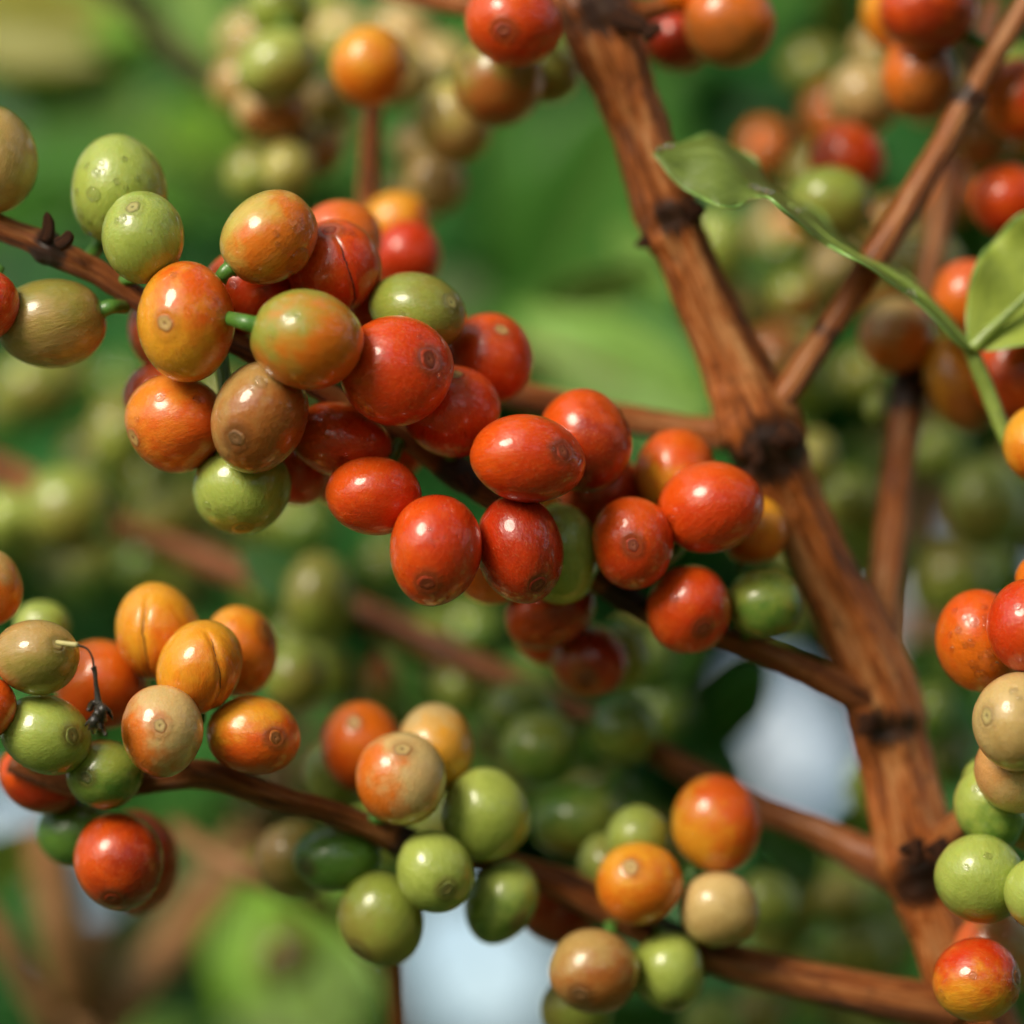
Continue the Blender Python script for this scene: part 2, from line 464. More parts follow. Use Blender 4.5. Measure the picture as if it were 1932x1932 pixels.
base_pt = W(1900, 2120, 2.9)
foot = np.array([base_pt[0] + 0.05, base_pt[1] + 0.02, 0.0])
tree = thing("coffee_tree", "forked brown coffee shrub whose trunk and branches carry the sharp cherries", "coffee tree", foot)
PATHS = {}
NODES = [(1262, 414, 2.4, 44), (1440, 846, 2.4, 62), (1672, 1368, 2.75, 48), (1738, 1640, 2.7, 62), (1125, 30, 2.6, 55), (96, 472, .5, 34), (868, 893, 1.1, 42), (1712, 738, 4.4, 40), (1180, 1126, 1.7, 40), (764, 1588, 1.9, 34), (1270, 1776, 2.7, 40), (1826, 186, 3.0, 26), (1560, 630, 2.4, 24)]
NW = [(W(x, y, d), S(r, d)) for x, y, d, r in NODES]
def node_attr(v):
    out = np.zeros(len(v))
    for c_, r_ in NW:
        # distance along the branch matters more than across it
        out = np.maximum(out, np.exp(-(np.linalg.norm(v - c_, axis=1) / (1.35 * r_)) ** 4))
    return out
def add_branch(name, rows, mat, parent, seg=20, ridge=0.05, lump=0.05, extra=None, seed=0, n=8, phase=0.9):
    P, R = br_path(rows, n)
    if extra is not None:
        E = catmull(np.array(extra), 10)
        P = np.vstack([P, E[1:, :3]]); R = np.concatenate([R, E[1:, 3]])
    v, f, uv = tube(P, R, seg, ridge, lump, phase, 0.0, seed)
    na = node_attr(v)
    # knobbly swelling at the joints
    ctr_ = np.repeat(P, seg, axis=0)
    uvn = np.array(uv)[:len(ctr_)]
    kn = 1 + na[:len(ctr_)] * (0.07 + 0.06 * np.sin(uvn[:, 0] * 3.1 + uvn[:, 2] * 900) + 0.05 * np.sin(uvn[:, 1] * 4.3 + uvn[:, 2] * 1700))
    v[:len(ctr_)] = ctr_ + (v[:len(ctr_)] - ctr_) * kn[:, None]
    return mesh_obj(name, local(v, parent), f, mat, parent, attrs={"barkuv": ('FLOAT_VECTOR', uv), "node": ('FLOAT', na)}), P, R

tr_extra = [(*base_pt, S(72, 2.9)), (base_pt[0] + .02, base_pt[1] + .005, base_pt[2] - .2, .0075), (base_pt[0] + .04, base_pt[1] + .015, .5, .009), (foot[0], foot[1], 0.1, .011), (foot[0], foot[1], -0.03, .014)]
trunk_obj, PATHS["trunk"], _ = add_branch("trunk", TRUNK, M_BARK, tree, 40, 0.16, 0.07, tr_extra, 8, 10, 0.1)
TR_RAD = _
BROBJ = {}
for i, (nm, rows) in enumerate(BR.items()):
    o, P, R = add_branch("branch", rows, M_BARK_DK if nm in ("main_branch", "lower_branch", "rear_branch") else M_BARK, tree, 20, 0.05, 0.06, None, 10 + i)
    PATHS[nm] = P
    BROBJ[nm] = o

def collar(x, y, d, r, along, parent, seed, length=1.0, name="node_collar", owner=None):
    """Dark knobbly swelling with bud scales where leaves once sat."""
    rr = np.random.default_rng(seed)
    c = W(x, y, d)
    ax = BASIS @ np.array([along[0], -along[1], 0.0]); ax /= np.linalg.norm(ax)
    R = S(r, d)
    t = np.linspace(-1, 1, 9)
    path = c + np.outer(t * R * 0.55 * length, ax)
    rad = R * (1.0 + 0.10 * np.exp(-(t / 0.6) ** 2)) * (1 + 0.03 * rr.standard_normal(9)) * np.where(np.abs(t) > .9, .9, 1)
    v, f, uv = tube(path, rad, 28, 0.10, 0.09, 0.1, 0, seed)
    uv = np.array(uv); uv[:, 2] += seed * 0.37
    col = mesh_obj(name, local(v, parent), f, M_NODE, owner or parent, attrs={"barkuv": ('FLOAT_VECTOR', uv)})
    return col

def scale_spike(x0, y0, x1, y1, d, r, parent, seed, owner=None):
    a, b = W(x0, y0, d), W(x1, y1, d - 0.1)
    mid = (a + b) / 2 + BASIS @ np.array([S(r * 0.4, d), 0, 0])
    P = catmull([a, mid, b], 5)
    R = S(r, d) * np.sqrt(np.clip(1 - np.linspace(0.05, 0.995, len(P)) ** 2, 0, 1))
    v, f, uv = tube(P, R, 9, 0.15, 0.15, 0.3, 0, seed)
    return mesh_obj("bud_scale", local(v, parent), f, M_NODE, owner or parent, attrs={"barkuv": ('FLOAT_VECTOR', uv)})

scale_spike(84, 452, 88, 400, .2, 13, tree, 2, owner=BROBJ["main_branch"])
scale_spike(110, 462, 132, 436, .0, 14, tree, 3, owner=BROBJ["main_branch"])
scale_spike(1160, 30, 1222, 62, 2.0, 22, tree, 15, owner=trunk_obj)
scale_spike(1215, 66, 1244, 44, 1.9, 15, tree, 16, owner=trunk_obj)
scale_spike(1232, 446, 1198, 464, 2.2, 13, tree, 5, owner=trunk_obj)
scale_spike(1285, 402, 1322, 384, 2.3, 26, tree, 6, owner=trunk_obj)
scale_spike(1415, 842, 1424, 882, 1.7, 20, tree, 8, owner=trunk_obj)
scale_spike(1470, 812, 1502, 846, 1.8, 24, tree, 9, owner=trunk_obj)
scale_spike(1640, 1350, 1618, 1384, 2.2, 18, tree, 10, owner=trunk_obj)
scale_spike(1718, 1590, 1716, 1632, 1.7, 22, tree, 12, owner=trunk_obj)
scale_spike(1762, 1590, 1774, 1634, 1.7, 20, tree, 13, owner=trunk_obj)
scale_spike(868, 900, 884, 934, .6, 14, tree, 17, owner=BROBJ["main_branch"])
scale_spike(1836, 180, 1862, 196, 2.4, 12, tree, 18, owner=BROBJ["upper_right_branch"])

# ------------------------------------------------------------------ coffee cherries
def mk(c): return lin(c)
Gl, G, Gd = mk((166, 180, 84)), mk((142, 156, 64)), mk((84, 124, 46))
OG, TN, BE = mk((138, 130, 56)), mk((180, 146, 86)), mk((206, 176, 116))
Y, O, RO = mk((226, 156, 40)), mk((216, 106, 18)), mk((216, 82, 15))
R_, DR, BR_ = mk((200, 54, 12)), mk((158, 40, 11)), mk((160, 88, 34))
PK = mk((214, 98, 52))

SCAR_ME = {}
def scar_mesh(mat):
    if mat.name in SCAR_ME: return SCAR_ME[mat.name]
    prof = [(0.0, -.07), (0.10, -.05), (0.20, 0.0), (0.34, .03), (0.60, .01), (0.76, .035), (0.92, -.02), (1.12, -.20)]
    seg = 20; v = [(0, 0, prof[0][1])]; rad = [0.0]; f = []
    for r, z in prof[1:]:
        for k in range(seg):
            a = 2 * math.pi * k / seg
            w = 1 + 0.09 * math.sin(2 * a + 1) + 0.05 * math.sin(5 * a)
            v.append((r * w * math.cos(a), r * w * math.sin(a), z)); rad.append(r)
    for k in range(seg): f.append((0, 1 + k, 1 + (k + 1) % seg))
    for i in range(len(prof) - 2):
        for k in range(seg):
            a0 = 1 + i * seg + k; a1 = 1 + i * seg + (k + 1) % seg
            f.append((a0, a0 + seg, a1 + seg, a1))
    me = bpy.data.meshes.new("calyx_scar")
    me.from_pydata(v, [], f)
    at = me.attributes.new("rad", 'FLOAT', 'POINT'); at.data.foreach_set("value", np.array(rad, dtype=np.float32))
    me.polygons.foreach_set("use_smooth", [True] * len(me.polygons))
    me.materials.append(mat); me.update()
    SCAR_ME[mat.name] = me
    return me

DROP_ME = None
def drop_mesh():
    global DROP_ME
    if DROP_ME: return DROP_ME
    seg, rings = 14, 7
    v = [(0, 0, 0.62)]; f = []
    for i in range(1, rings + 1):
        th = math.pi * 0.5 * i / (rings - 1)
        for k in range(seg):
            a = 2 * math.pi * k / seg
            w = 1 + 0.05 * math.sin(2 * a + .6)
            v.append((math.sin(th) * w * math.cos(a), math.sin(th) * w * math.sin(a), 0.62 * math.cos(th) - (0.12 if i == rings else 0)))
    for k in range(seg): f.append((0, 1 + k, 1 + (k + 1) % seg))
    for i in range(rings - 1):
        for k in range(seg):
            a0 = 1 + i * seg + k; a1 = 1 + i * seg + (k + 1) % seg
            f.append((a0, a0 + seg, a1 + seg, a1))
    v.append((0, 0, -.12)); e = len(v) - 1; s0 = 1 + (rings - 1) * seg
    for k in range(seg): f.append((e, s0 + (k + 1) % seg, s0 + k))
    me = bpy.data.meshes.new("water_drop"); me.from_pydata(v, [], f)
    me.polygons.foreach_set("use_smooth", [True] * len(me.polygons))
    me.materials.append(M_WATER); me.update()
    DROP_ME = me
    return me

CH = []      # every cherry: dict
def C(key, x, y, a, b, th, d, ca, cb, blush, label, nav=None, br="main_branch", scar=None, group=None, drops=0, dp=(), crease=None, stalk=None, bias=0.5, res=1, nstalk=False, lump=1.0):
    CH.append(dict(key=key, x=x, y=y, a=a * 1.065, b=b * 1.065, th=math.radians(th), d=d, ca=ca, cb=cb, blush=blush, label=label, nav=nav, br=br, scar=scar, group=group, drops=drops, dp=dp, crease=crease, stalk=stalk, bias=bias, res=res, nstalk=nstalk, lump=lump, d0=d))

MB, LB, RB, UR, SH, UL, TL, TRB, RT, LS = "main_branch", "lower_branch", "rear_branch", "upper_right_branch", "rear_shoot", "upper_left_branch", "top_left_branch", "top_right_branch", "right_branch", "lower_shoot"
# ---- the sharp bunch on the main branch
C("A1", -14, 303, 78, 96, 0, .3, OG, TN, -20, "tan-olive cherry cut by the picture edge, standing above the dark branch knot", drops=2)
C("A2", 224, 362, 85, 101, 8, .5, G, Gl, 120, "big pale green cherry beaded with water drops, topmost of the green pair", drops=0,
  dp=((-40, 10, 9), (-35, -30, 6), (-22, -32, 4), (-55, -45, 5), (-72, 5, 5), (-66, 42, 6), (-25, -48, 4), (5, -12, 4), (22, 0, 3), (-20, 55, 4), (42, -20, 4), (-62, 78, 8), (18, -55, 4), (60, 25, 4), (70, -10, 4), (-48, 60, 3)), nav=(20, -60, 'b'))
C("A3", 271, 447, 73, 82, 10, -.5, G, Gl, 130, "smooth pale green cherry overlapping the water-beaded green one", nav=(-16, -54), scar='green', dp=((-34, -30, 6), (-46, -26, 4), (20, -6, 2)))
C("A4", 350, 608, 86, 108, 3, -.9, RO, Y, (215, .45), "orange cherry with a pale round navel facing the viewer, on the branch", nav=(-32, 6), scar='pale', dp=((60, -40, 4), (66, -20, 4), (-18, -85, 5)), bias=.42)
C("A5", 507, 447, 92, 80, 38, -.5, mk((196, 176, 84)), O, -25, "half green, half orange cherry at the top of the bunch, green stalk showing", nav=(60, -50, 'b'), stalk=(412, 545), dp=((58, 48, 17), (18, 0, 4), (34, 30, 5), (62, -28, 4), (20, 18, 3), (52, -10, 3)), bias=.55)
C("A6", 630, 502, 84, 84, 0, .4, RO, R_, -60, "red cherry with a long black crack down its skin", nav=(-6, -68), scar='red', crease=((.42, -.35, .85), 'crack'), dp=((28, -62, 7), (40, -56, 4), (-55, 45, 4)))
C("A7", 644, 450, 72, 70, 0, 1.9, PK, O, 0, "pale orange cherry peeping over the cracked red one", nav=(10, 20, 'b'))
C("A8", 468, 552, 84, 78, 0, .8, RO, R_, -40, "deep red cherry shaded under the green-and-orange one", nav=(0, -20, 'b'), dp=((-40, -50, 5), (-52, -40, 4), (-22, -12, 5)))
C("A9", 581, 642, 102, 91, -12, -1.1, G, O, -48, "plump cherry fading from pale green to orange, in the middle of the bunch", nav=(70, 20, 'b'), stalk=(430, 600), dp=((-36, -36, 5), (-16, -40, 4), (-62, -2, 3)), bias=.56)
C("A10", 305, 622, 70, 62, 90, 1.0, PK, RO, -40, "red cherry mostly hidden behind the orange one with the pale navel", nav=(-50, 30, 'b'))
C("A11", -38, 575, 70, 68, 0, -.3, R_, R_, 0, "bright red cherry cut off by the picture edge below the knot", nav=(-30, 10, 'b'))
C("A12", 97, 610, 98, 80, 8, -.2, OG, TN, -70, "large tan-green cherry hanging under the branch beside the picture edge", nav=(-70, 20, 'b'), stalk=(236, 580), bias=.5, dp=((-52, -46, 5),))
C("A13", 303, 752, 66, 62, 0, .8, PK, RO, -60, "red cherry peeping out behind the big orange one, wet on top", nav=(-20, 0, 'b'), dp=((-34, -20, 6), (-14, -34, 4), (-48, 10, 3), (-5, -40, 3)))
C("A14", 332, 797, 92, 87, -15, -.4, mk((224, 134, 40)), RO, -55, "orange cherry with its navel turned to the picture edge, lowest of the orange ones", nav=(-78, 30), scar='pale', dp=((-25, -46, 6), (44, -40, 5), (70, -22, 4), (-70, -5, 4)), bias=.45)
C("A15", 491, 784, 101, 84, 68, -.8, TN, BR_, -60, "brownish tan cherry with a dark ringed navel beside the orange one", nav=(-41, 43), scar='dark', bias=.6, dp=((4, -60, 8), (-10, -48, 4)))
C("A16", 455, 924, 87, 81, 15, .2, G, Gl, 150, "glossy light green cherry hanging lowest under the orange ones", nav=(6, 76), scar='green', dp=((-64, 30, 6), (-44, 38, 2), (78, 10, 4)))
C("A17", 640, 830, 94, 66, -14, .5, RO, R_, -40, "long red cherry under the branch behind the tan one", nav=(60, 30, 'b'), dp=((-17, -50, 6), (11, 38, 6)))
C("A18", 560, 882, 66, 62, 90, 1.6, O, R_, -40, "red cherry showing low behind the light green one", nav=(10, 40, 'b'))
C("A19", 745, 698, 99, 97, 0, -0.9, RO, R_, -20, "wet dark red cherry with a wrinkled navel, largest of the red ones", nav=(70, -19), scar='red', dp=((50, -62, 4), (86, 14, 5), (80, 34, 4), (-60, 68, 4), (-40, 82, 5)), bias=.6, lump=1.6)
C("A20", 790, 588, 90, 68, -16, .1, OG, G, 200, "olive green cherry lying among the red ones at the top of the bunch", nav=(64, -16), scar='green', dp=((70, 20, 7), (76, 34, 4), (-30, 8, 4)))
C("A21", 768, 486, 62, 66, 0, 4.2, R_, R_, 0, "soft-focus red cherry behind the cracked one", nav=(10, 20, 'b'), br=UL)
C("A22", 750, 418, 60, 56, 0, 5.0, O, Y, 120, "soft-focus orange cherry sitting on the soft red one", nav=(0, -20, 'b'), br=UL)
C("A23", 716, 588, 58, 56, 0, 1.4, PK, RO, 0, "pinkish red cherry in the gap beside the olive green one", nav=(0, 0, 'b'))
C("A24", 920, 680, 80, 82, 0, .7, RO, R_, -50, "red cherry with a yellow-rimmed navel at the upper end of the bunch", nav=(26, -54), scar='yellow', bias=.55)
C("A25", 853, 776, 88, 82, 10, .0, RO, R_, -50, "red cherry with a yellow patch on its shoulder, below the yellow-navelled one", nav=(6, -70), scar='yellow', bias=.6)
C("A26", 752, 852, 44, 48, 0, 1.9, O, RO, -30, "small orange cherry glimpsed behind the branch", nav=(0, 0, 'b'))
C("A27", 706, 934, 85, 71, -4, -.2, RO, R_, -40, "red cherry lying sideways below the branch, with a white glint", nav=(40, 50, 'b'), bias=.6)
C("A28", 819, 1034, 101, 82, 80, -.5, RO, R_, 0, "egg-shaped red cherry with its dark navel pointing down", nav=(-12, 66), scar='red', dp=((-6, -36, 3), (-4, -15, 3), (2, -5, 2)), bias=.62)
C("A29", 982, 1036, 97, 76, 103, -.2, R_, DR, 40, "dark red cherry hanging against a pale green one", nav=(33, 68), scar='dark', bias=.5)
C("A30", 1056, 1044, 71, 89, 0, 1.3, G, Gl, 0, "pale green cherry mostly hidden behind the hanging dark red one", nav=(10, 60, 'b'), bias=.4)
C("A31", 925, 1076, 62, 60, 0, 1.6, O, O, 0, "orange cherry showing between the two hanging red ones", nav=(0, 40, 'b'))
C("A32", 998, 868, 102, 79, -6, -.3, RO, R_, -30, "red cherry with a dark sunken navel, lying along the bunch centre", nav=(66, -17), scar='red', dp=((36, -26, 3), (44, -22, 3)), bias=.6)
C("A33", 1104, 830, 93, 83, -60, .9, RO, DR, -50, "red cherry with water on its rim, highest behind the sunken-navelled one", nav=(40, 40, 'b'), dp=((78, -30, 6), (82, -16, 6), (84, 8, 5)), bias=.5)
C("A34", 1052, 938, 44, 40, 0, 1.9, Y, O, 0, "small yellow-orange cherry glimpsed above the pale green one", nav=(0, 0, 'b'))
C("A35", 1132, 930, 80, 74, 0, 1.7, RO, DR, -40, "red cherry tucked in behind, between the wet-rimmed and round ones", nav=(0, 20, 'b'))
C("A36", 1274, 893, 82, 70, 75, 1.3, RO, Y, -95, "red cherry with a yellow base and a broad white glint beside the trunk", nav=(20, -60, 'b'), bias=.45)
C("A37", 1342, 957, 94, 82, 14, 1.0, RO, R_, -60, "shiny red cherry with a round white glint, touching the trunk", nav=(60, 30, 'b'), bias=.55, dp=((-78, 22, 6),))
C("A38", 1424, 1002, 62, 58, 60, 2.0, Y, O, -80, "amber cherry wedged between the shiny red one and the trunk", nav=(40, 20, 'b'))
C("A39", 1194, 1024, 72, 84, 15, .8, RO, R_, -60, "round red cherry with a small dimple facing the viewer", nav=(-2, 4), scar='red', bias=.55)
C("A40", 1300, 1146, 78, 80, 0, .9, RO, R_, -20, "red cherry with a dull brown navel, lowest beside the thin branch", nav=(25, 40), scar='red', dp=((-32, -20, 6),), bias=.5)
C("A41", 1440, 1140, 68, 64, 0, 1.4, Gd, G, 120, "dark green cherry between the lowest red one and the trunk", nav=(50, 20, 'b'), dp=((58, 18, 8), (60, 4, 6)))
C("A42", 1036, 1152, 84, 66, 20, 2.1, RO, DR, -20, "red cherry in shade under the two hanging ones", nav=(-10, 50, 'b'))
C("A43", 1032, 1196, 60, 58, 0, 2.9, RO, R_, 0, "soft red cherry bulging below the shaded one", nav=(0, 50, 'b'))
C("A44", 1112, 1246, 70, 68, 0, 2.4, BR_, DR, 30, "brownish red cherry with a pale flank, lowest of the main bunch", nav=(-6, 34), scar='red', bias=.6)
C("A45", 1168, 1240, 62, 58, 80, 3.6, Gd, G, 0, "dull green cherry behind the lowest brownish red one", nav=(10, 50, 'b'))
# ---- the bunch on the lower branch
C("B1", -30, 1110, 72, 70, 0, .2, O, TN, 120, "orange-tan cherry cut off by the picture edge above the tan one", br=LB, nav=(-20, 0, 'b'))
C("B2", 82, 1182, 50, 48, 0, 2.6, Gl, G, 0, "small vivid green cherry behind the tan one", br=LB, nav=(0, -10, 'b'))
C("B3", 70, 1240, 78, 67, -4, -.4, TN, OG, -60, "dull tan cherry with a dry thread hanging from its navel", br=LB, nav=(44, -26), scar='green', dp=((-54, -52, 4),), bias=.45)
C("B4", 190, 1290, 84, 78, -35, .8, O, RO, -60, "deep orange cherry behind the withered flower", br=LB, nav=(30, -30, 'b'))
C("B5", 298, 1192, 88, 77, 100, .7, Y, O, -70, "yellow-orange cherry with a vertical crease, tallest of the trio", br=LB, nav=(-10, -70, 'b'), crease=((-.25, 0, .95), 'groove'), bias=.4)
C("B6", 378, 1256, 86, 76, 62, .1, Y, O, -60, "yellow-orange cherry with a deep side crease, front of the trio", br=LB, nav=(30, -66, 'b'), crease=((.48, 0, .86), 'groove'), bias=.42)
C("B7", 447, 1232, 82, 70, 80, 1.2, Y, O, -20, "yellow-orange cherry with a dark crust on its edge, back of the trio", br=LB, nav=(56, -40), scar='dark', bias=.5)
C("B8", 478, 1388, 84, 69, -8, .2, Y, RO, -70, "glowing orange-red cherry with a brown navel, by itself on the lower branch", br=LB, nav=(46, 0), scar='red', bias=.55)
C("B9", 306, 1380, 74, 82, 0, -.2, BE, O, 215, "beige cherry with a ringed navel in the middle of the lower bunch", br=LB, nav=(2, -16), scar='beige', bias=.4)
C("B10", 84, 1386, 83, 70, -18, -.1, G, Gl, 120, "light green cherry with a dark navel turned to the withered flower", br=LB, nav=(60, -2), scar='dark')
C("B11", 198, 1459, 68, 63, 0, .0, Gd, G, 90, "darker green cherry with a black navel below the withered flower", br=LB, nav=(-30, 4), scar='dark', bias=.6)
C("B12", -32, 1336, 56, 60, 0, -.2, R_, RO, 0, "red cherry sliver at the picture edge beside the light green one", br=LB, nav=(-20, 0, 'b'))
C("B13", 76, 1468, 76, 60, -20, 1.1, RO, DR, -60, "red cherry underneath the light green one, sky beside it", br=LB, nav=(-20, 40, 'b'))
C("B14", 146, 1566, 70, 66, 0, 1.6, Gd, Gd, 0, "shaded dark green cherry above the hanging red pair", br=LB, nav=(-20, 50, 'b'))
C("B15", 225, 1624, 80, 86, 0, .8, RO, DR, -30, "deep red cherry hanging low, navel pointing down, front of the pair", br=LB, nav=(-8, 66), scar='red', nstalk=True)
C("B16", 262, 1626, 72, 92, 6, 1.9, DR, R_, -90, "dark red cherry half hidden behind the low hanging one", br=LB, nav=(10, 70, 'b'), nstalk=True)
# ---- softer bunches further along the lower branch
C("C1", 642, 1458, 68, 66, 0, 3.6, Gl, G, 0, "pale green cherry peeping out behind the orange-red one", br=LB, nav=(-30, -20, 'b'))
C("C2", 680, 1408, 72, 86, 0, 2.2, RO, O, 60, "orange-red cherry with the yellow-topped pair beside it", br=LB, nav=(-10, -50), scar='pale', bias=.6)
C("C3", 820, 1410, 70, 80, 0, 2.0, BE, Y, -50, "golden cherry with a large white glint at the back of the trio", br=LB, nav=(30, -30, 'b'), bias=.6)
C("C4", 755, 1468, 78, 82, 0, 1.0, BE, O, 200, "cream and orange cherry in front of the golden one", br=LB, nav=(6, -60), scar='beige', bias=.4)
C("C5", 916, 1538, 80, 83, 0, 1.4, Gl, G, -60, "smooth yellow-green cherry, largest of the green ones below", br=LB, nav=(40, 20, 'b'))
C("C6", 822, 1646, 70, 76, 20, 1.2, G, Gl, 110, "yellow-green cherry with a dark navel below the branch", br=LB, nav=(22, 26), scar='dark')
C("C7", 636, 1617, 80, 62, 4, 1.8, Gd, Gd, 0, "dark green cherry lying sideways under the branch", br=LB, nav=(-58, 16), scar='dark')
C("C8", 556, 1620, 70, 72, 0, 3.4, TN, OG, 0, "dull tan cherry behind the dark green sideways one", br=LB, nav=(-40, 20, 'b'))
C("C9", 720, 1731, 75, 84, 20, 1.7, OG, G, 60, "olive cherry with a brown end hanging under the green ones", br=LB, nav=(-40, 56), scar='dark')
C("C10", 948, 1702, 62, 78, -25, 2.0, Gd, Gl, 100, "bright green cherry with a black navel beside the red shaded one", br=LB, nav=(32, 34), scar='dark', bias=.55)
C("C11", 1055, 1712, 76, 72, 0, 3.8, RO, DR, -60, "dark red cherry hidden behind the grooved branch", br=LB, nav=(0, 40, 'b'))
C("C12", 1203, 1669, 76, 76, 0, 1.7, Y, O, -60, "orange cherry with a pale navel ring on the lower branch", br=LB, nav=(-16, -40), scar='beige', bias=.6)
C("C13", 1205, 1582, 58, 58, 0, 2.6, Gl, G, -60, "yellow-green cherry with a white glint above the pale-navelled orange one", br=LB, nav=(0, -30, 'b'))
C("C14", 1142, 1632, 50, 56, 0, 2.9, Gl, OG, 0, "pale green cherry peeping out beside the pale-navelled orange one", br=LB, nav=(-30, 0, 'b'))
C("C15", 1349, 1556, 79, 88, 0, 2.2, Y, RO, 25, "yellow cherry flushed red on one side, under the rear branch", br=LB, nav=(10, -50, 'b'), bias=.55)
C("C16", 1357, 1716, 70, 67, 0, 1.7, BE, TN, -60, "cream cherry with an orange blotch beside the thick branch", br=LB, nav=(10, 20, 'b'), bias=.4)
C("C17", 1446, 1702, 58, 56, 0, 6.0, G, Gl, 120, "soft vivid green cherry with a bright glint behind the cream one", br=RB, nav=(30, 20, 'b'), dp=((8, -36, 8),))
C("C18", 1121, 1832, 82, 76, 0, 1.7, TN, BR_, -60, "brownish tan cherry with a brown patch below the branch", br=LB, nav=(-28, 36), scar='dark')
C("C19", 1260, 1830, 66, 74, 0, 2.2, G, Gl, 0, "green cherry hanging below the branch beside the brownish tan one", br=LB, nav=(10, 60), scar='dark')
C("C20", 1085, 1900, 66, 60, 0, 3.2, OG, G, 0, "olive green cherry under the brownish tan one at the bottom", br=LB, nav=(0, 30, 'b'))
# ---- the sharp bunch at the picture's edge
C("D1", 1848, 1206, 78, 92, 10, .2, RO, O, -90, "orange-red cherry covered in water drops beside the edge", br=RT, nav=(-30, 40, 'b'), bias=.55,
  dp=((-35, -42, 5), (-48, -20, 5), (-20, -36, 7), (4, -42, 5), (6, -26, 6), (-25, 4, 5), (-36, 8, 4), (-58, 16, 4), (-20, 44, 6), (10, 22, 5), (-6, 62, 7), (-52, -56, 4), (20, 48, 6), (-62, -10, 4), (2, -62, 4), (-8, 30, 3)))
C("D2", 1942, 1184, 76, 85, 0, -.5, R_, RO, 0, "red cherry overlapping the water-covered one at the edge", br=RT, nav=(20, -60, 'b'), dp=((-30, -40, 5),))
C("D3", 1965, 1090, 46, 44, 0, .2, O, Y, 0, "orange cherry sliver above the red one at the edge", br=RT, nav=(10, -10, 'b'))
C("D4", 1922, 1362, 80, 88, 0, -.6, BE, TN, -60, "wrinkled beige cherry with its ringed navel facing sideways", br=RT, nav=(-66, -14), scar='pale', dp=((-18, -62, 6), (-30, -30, 4), (-8, -50, 4)), lump=1.4)
C("D5", 1918, 1452, 76, 78, 0, .3, BE, mk((206, 150, 90)), 170, "beige cherry tinged orange just below the wrinkled one", br=RT, nav=(-20, 60, 'b'), bias=.3)
C("D6", 1862, 1474, 44, 46, 0, 1.4, Gl, G, 0, "small light green cherry sliver behind the beige ones", br=RT, nav=(-30, -10, 'b'))
C("D7", 1868, 1526, 63, 76, 20, .6, Gd, Gl, 120, "vivid green cherry below the beige ones at the edge", br=RT, nav=(10, 60, 'b'), bias=.55, dp=((-32, -42, 6),))
C("D8", 1850, 1658, 80, 80, 30, .0, G, Gl, 110, "large yellow-green cherry with glints, lowest green one at the edge", br=RT, nav=(40, 50, 'b'), dp=((6, -48, 5), (-34, -28, 4)))
C("D9", 1966, 1686, 66, 68, 0, -.2, G, Gl, 150, "green cherry cut by the edge beside the large yellow-green one", br=RT, nav=(20, 40, 'b'))
C("D10", 1945, 1556, 50, 50, 0, .9, G, Gl, 0, "yellowish green cherry squeezed between the beige and vivid green ones", br=RT, nav=(10, 10, 'b'))
C("D11", 1884, 1800, 80, 76, 0, 1.6, PK, TN, 0, "dull pink-tan cherry behind the red corner one", br=RT, nav=(20, 0, 'b'))
C("D12", 1843, 1850, 80, 76, 0, -.1, R_, Y, -100, "wet red cherry with a yellow underside in the bottom corner", br=LB, nav=(74, -10), scar='red', dp=((-16, -18, 5), (70, 30, 7), (-70, 22, 7)), bias=.42, nstalk=True)
C("D13", 1956, 838, 60, 68, 0, .9, Y, O, -60, "amber cherry at the edge where the leaf stalk ends", br=RT, nav=(-10, 10, 'b'))
# ---- soft cherries at the upper edge and behind the leaf
C("E1", 1812, 722, 92, 62, -62, 4.0, Y, BR_, -60, "long amber cherry turning brown behind the leaf stalk", br=SH, nav=(30, 60, 'b'), bias=.6)
C("E2", 1922, 706, 84, 90, 0, 3.2, RO, DR, 0, "large dark red cherry behind the leaf stalk at the edge", br=SH, nav=(20, 40, 'b'))
C("E3", 1690, 634, 68, 66, 0, 4.2, BE, O, -90, "tan and orange cherry sitting on top of the rear shoot", br=SH, nav=(-30, -50, 'b'), bias=.52)
C("E4", 1826, 562, 66, 72, -20, 3.2, PK, O, -110, "orange-red cherry beside the broad pale leaf", br=SH, nav=(10, 40, 'b'), bias=.5)
C("E5", 1902, 378, 68, 64, 0, 4.0, RO, R_, -60, "red cherry at the edge above the broad pale leaf", br=SH, nav=(20, 20, 'b'))
C("E6", 1596, 300, 66, 70, 0, 5.0, RO, R_, -60, "soft red cherry above the olive one, beside the slanting branch", br=SH, nav=(10, 50, 'b'))
C("E7", 1566, 386, 74, 68, 0, 4.6, OG, G, 90, "soft olive green cherry just below the soft red one", br=SH, nav=(-20, 30, 'b'))
C("E8", 1632, 182, 66, 66, 0, 6.2, BE, TN, -60, "blurred cream cherry beside the orange-brown one near the top", br=SH, nav=(-30, 0, 'b'))
C("E9", 1700, 22, 70, 76, 0, 4.4, Y, O, -60, "amber cherry behind the red one at the top edge", br=UR, nav=(-20, -30, 'b'))
C("E10", 1750, 14, 90, 82, 0, 3.2, RO, DR, -70, "large red cherry cut by the top edge beside the slanting branch", br=UR, nav=(-40, 20, 'b'))
C("E11", 1735, 142, 66, 80, 0, 4.0, O, BR_, -60, "orange-brown cherry under the red one at the top", br=UR, nav=(-10, 60, 'b'))
C("E12", 1926, 188, 68, 74, 0, 4.0, O, R_, 0, "orange-red cherry at the edge beyond the slanting branch", br=UR, nav=(30, 20, 'b'))
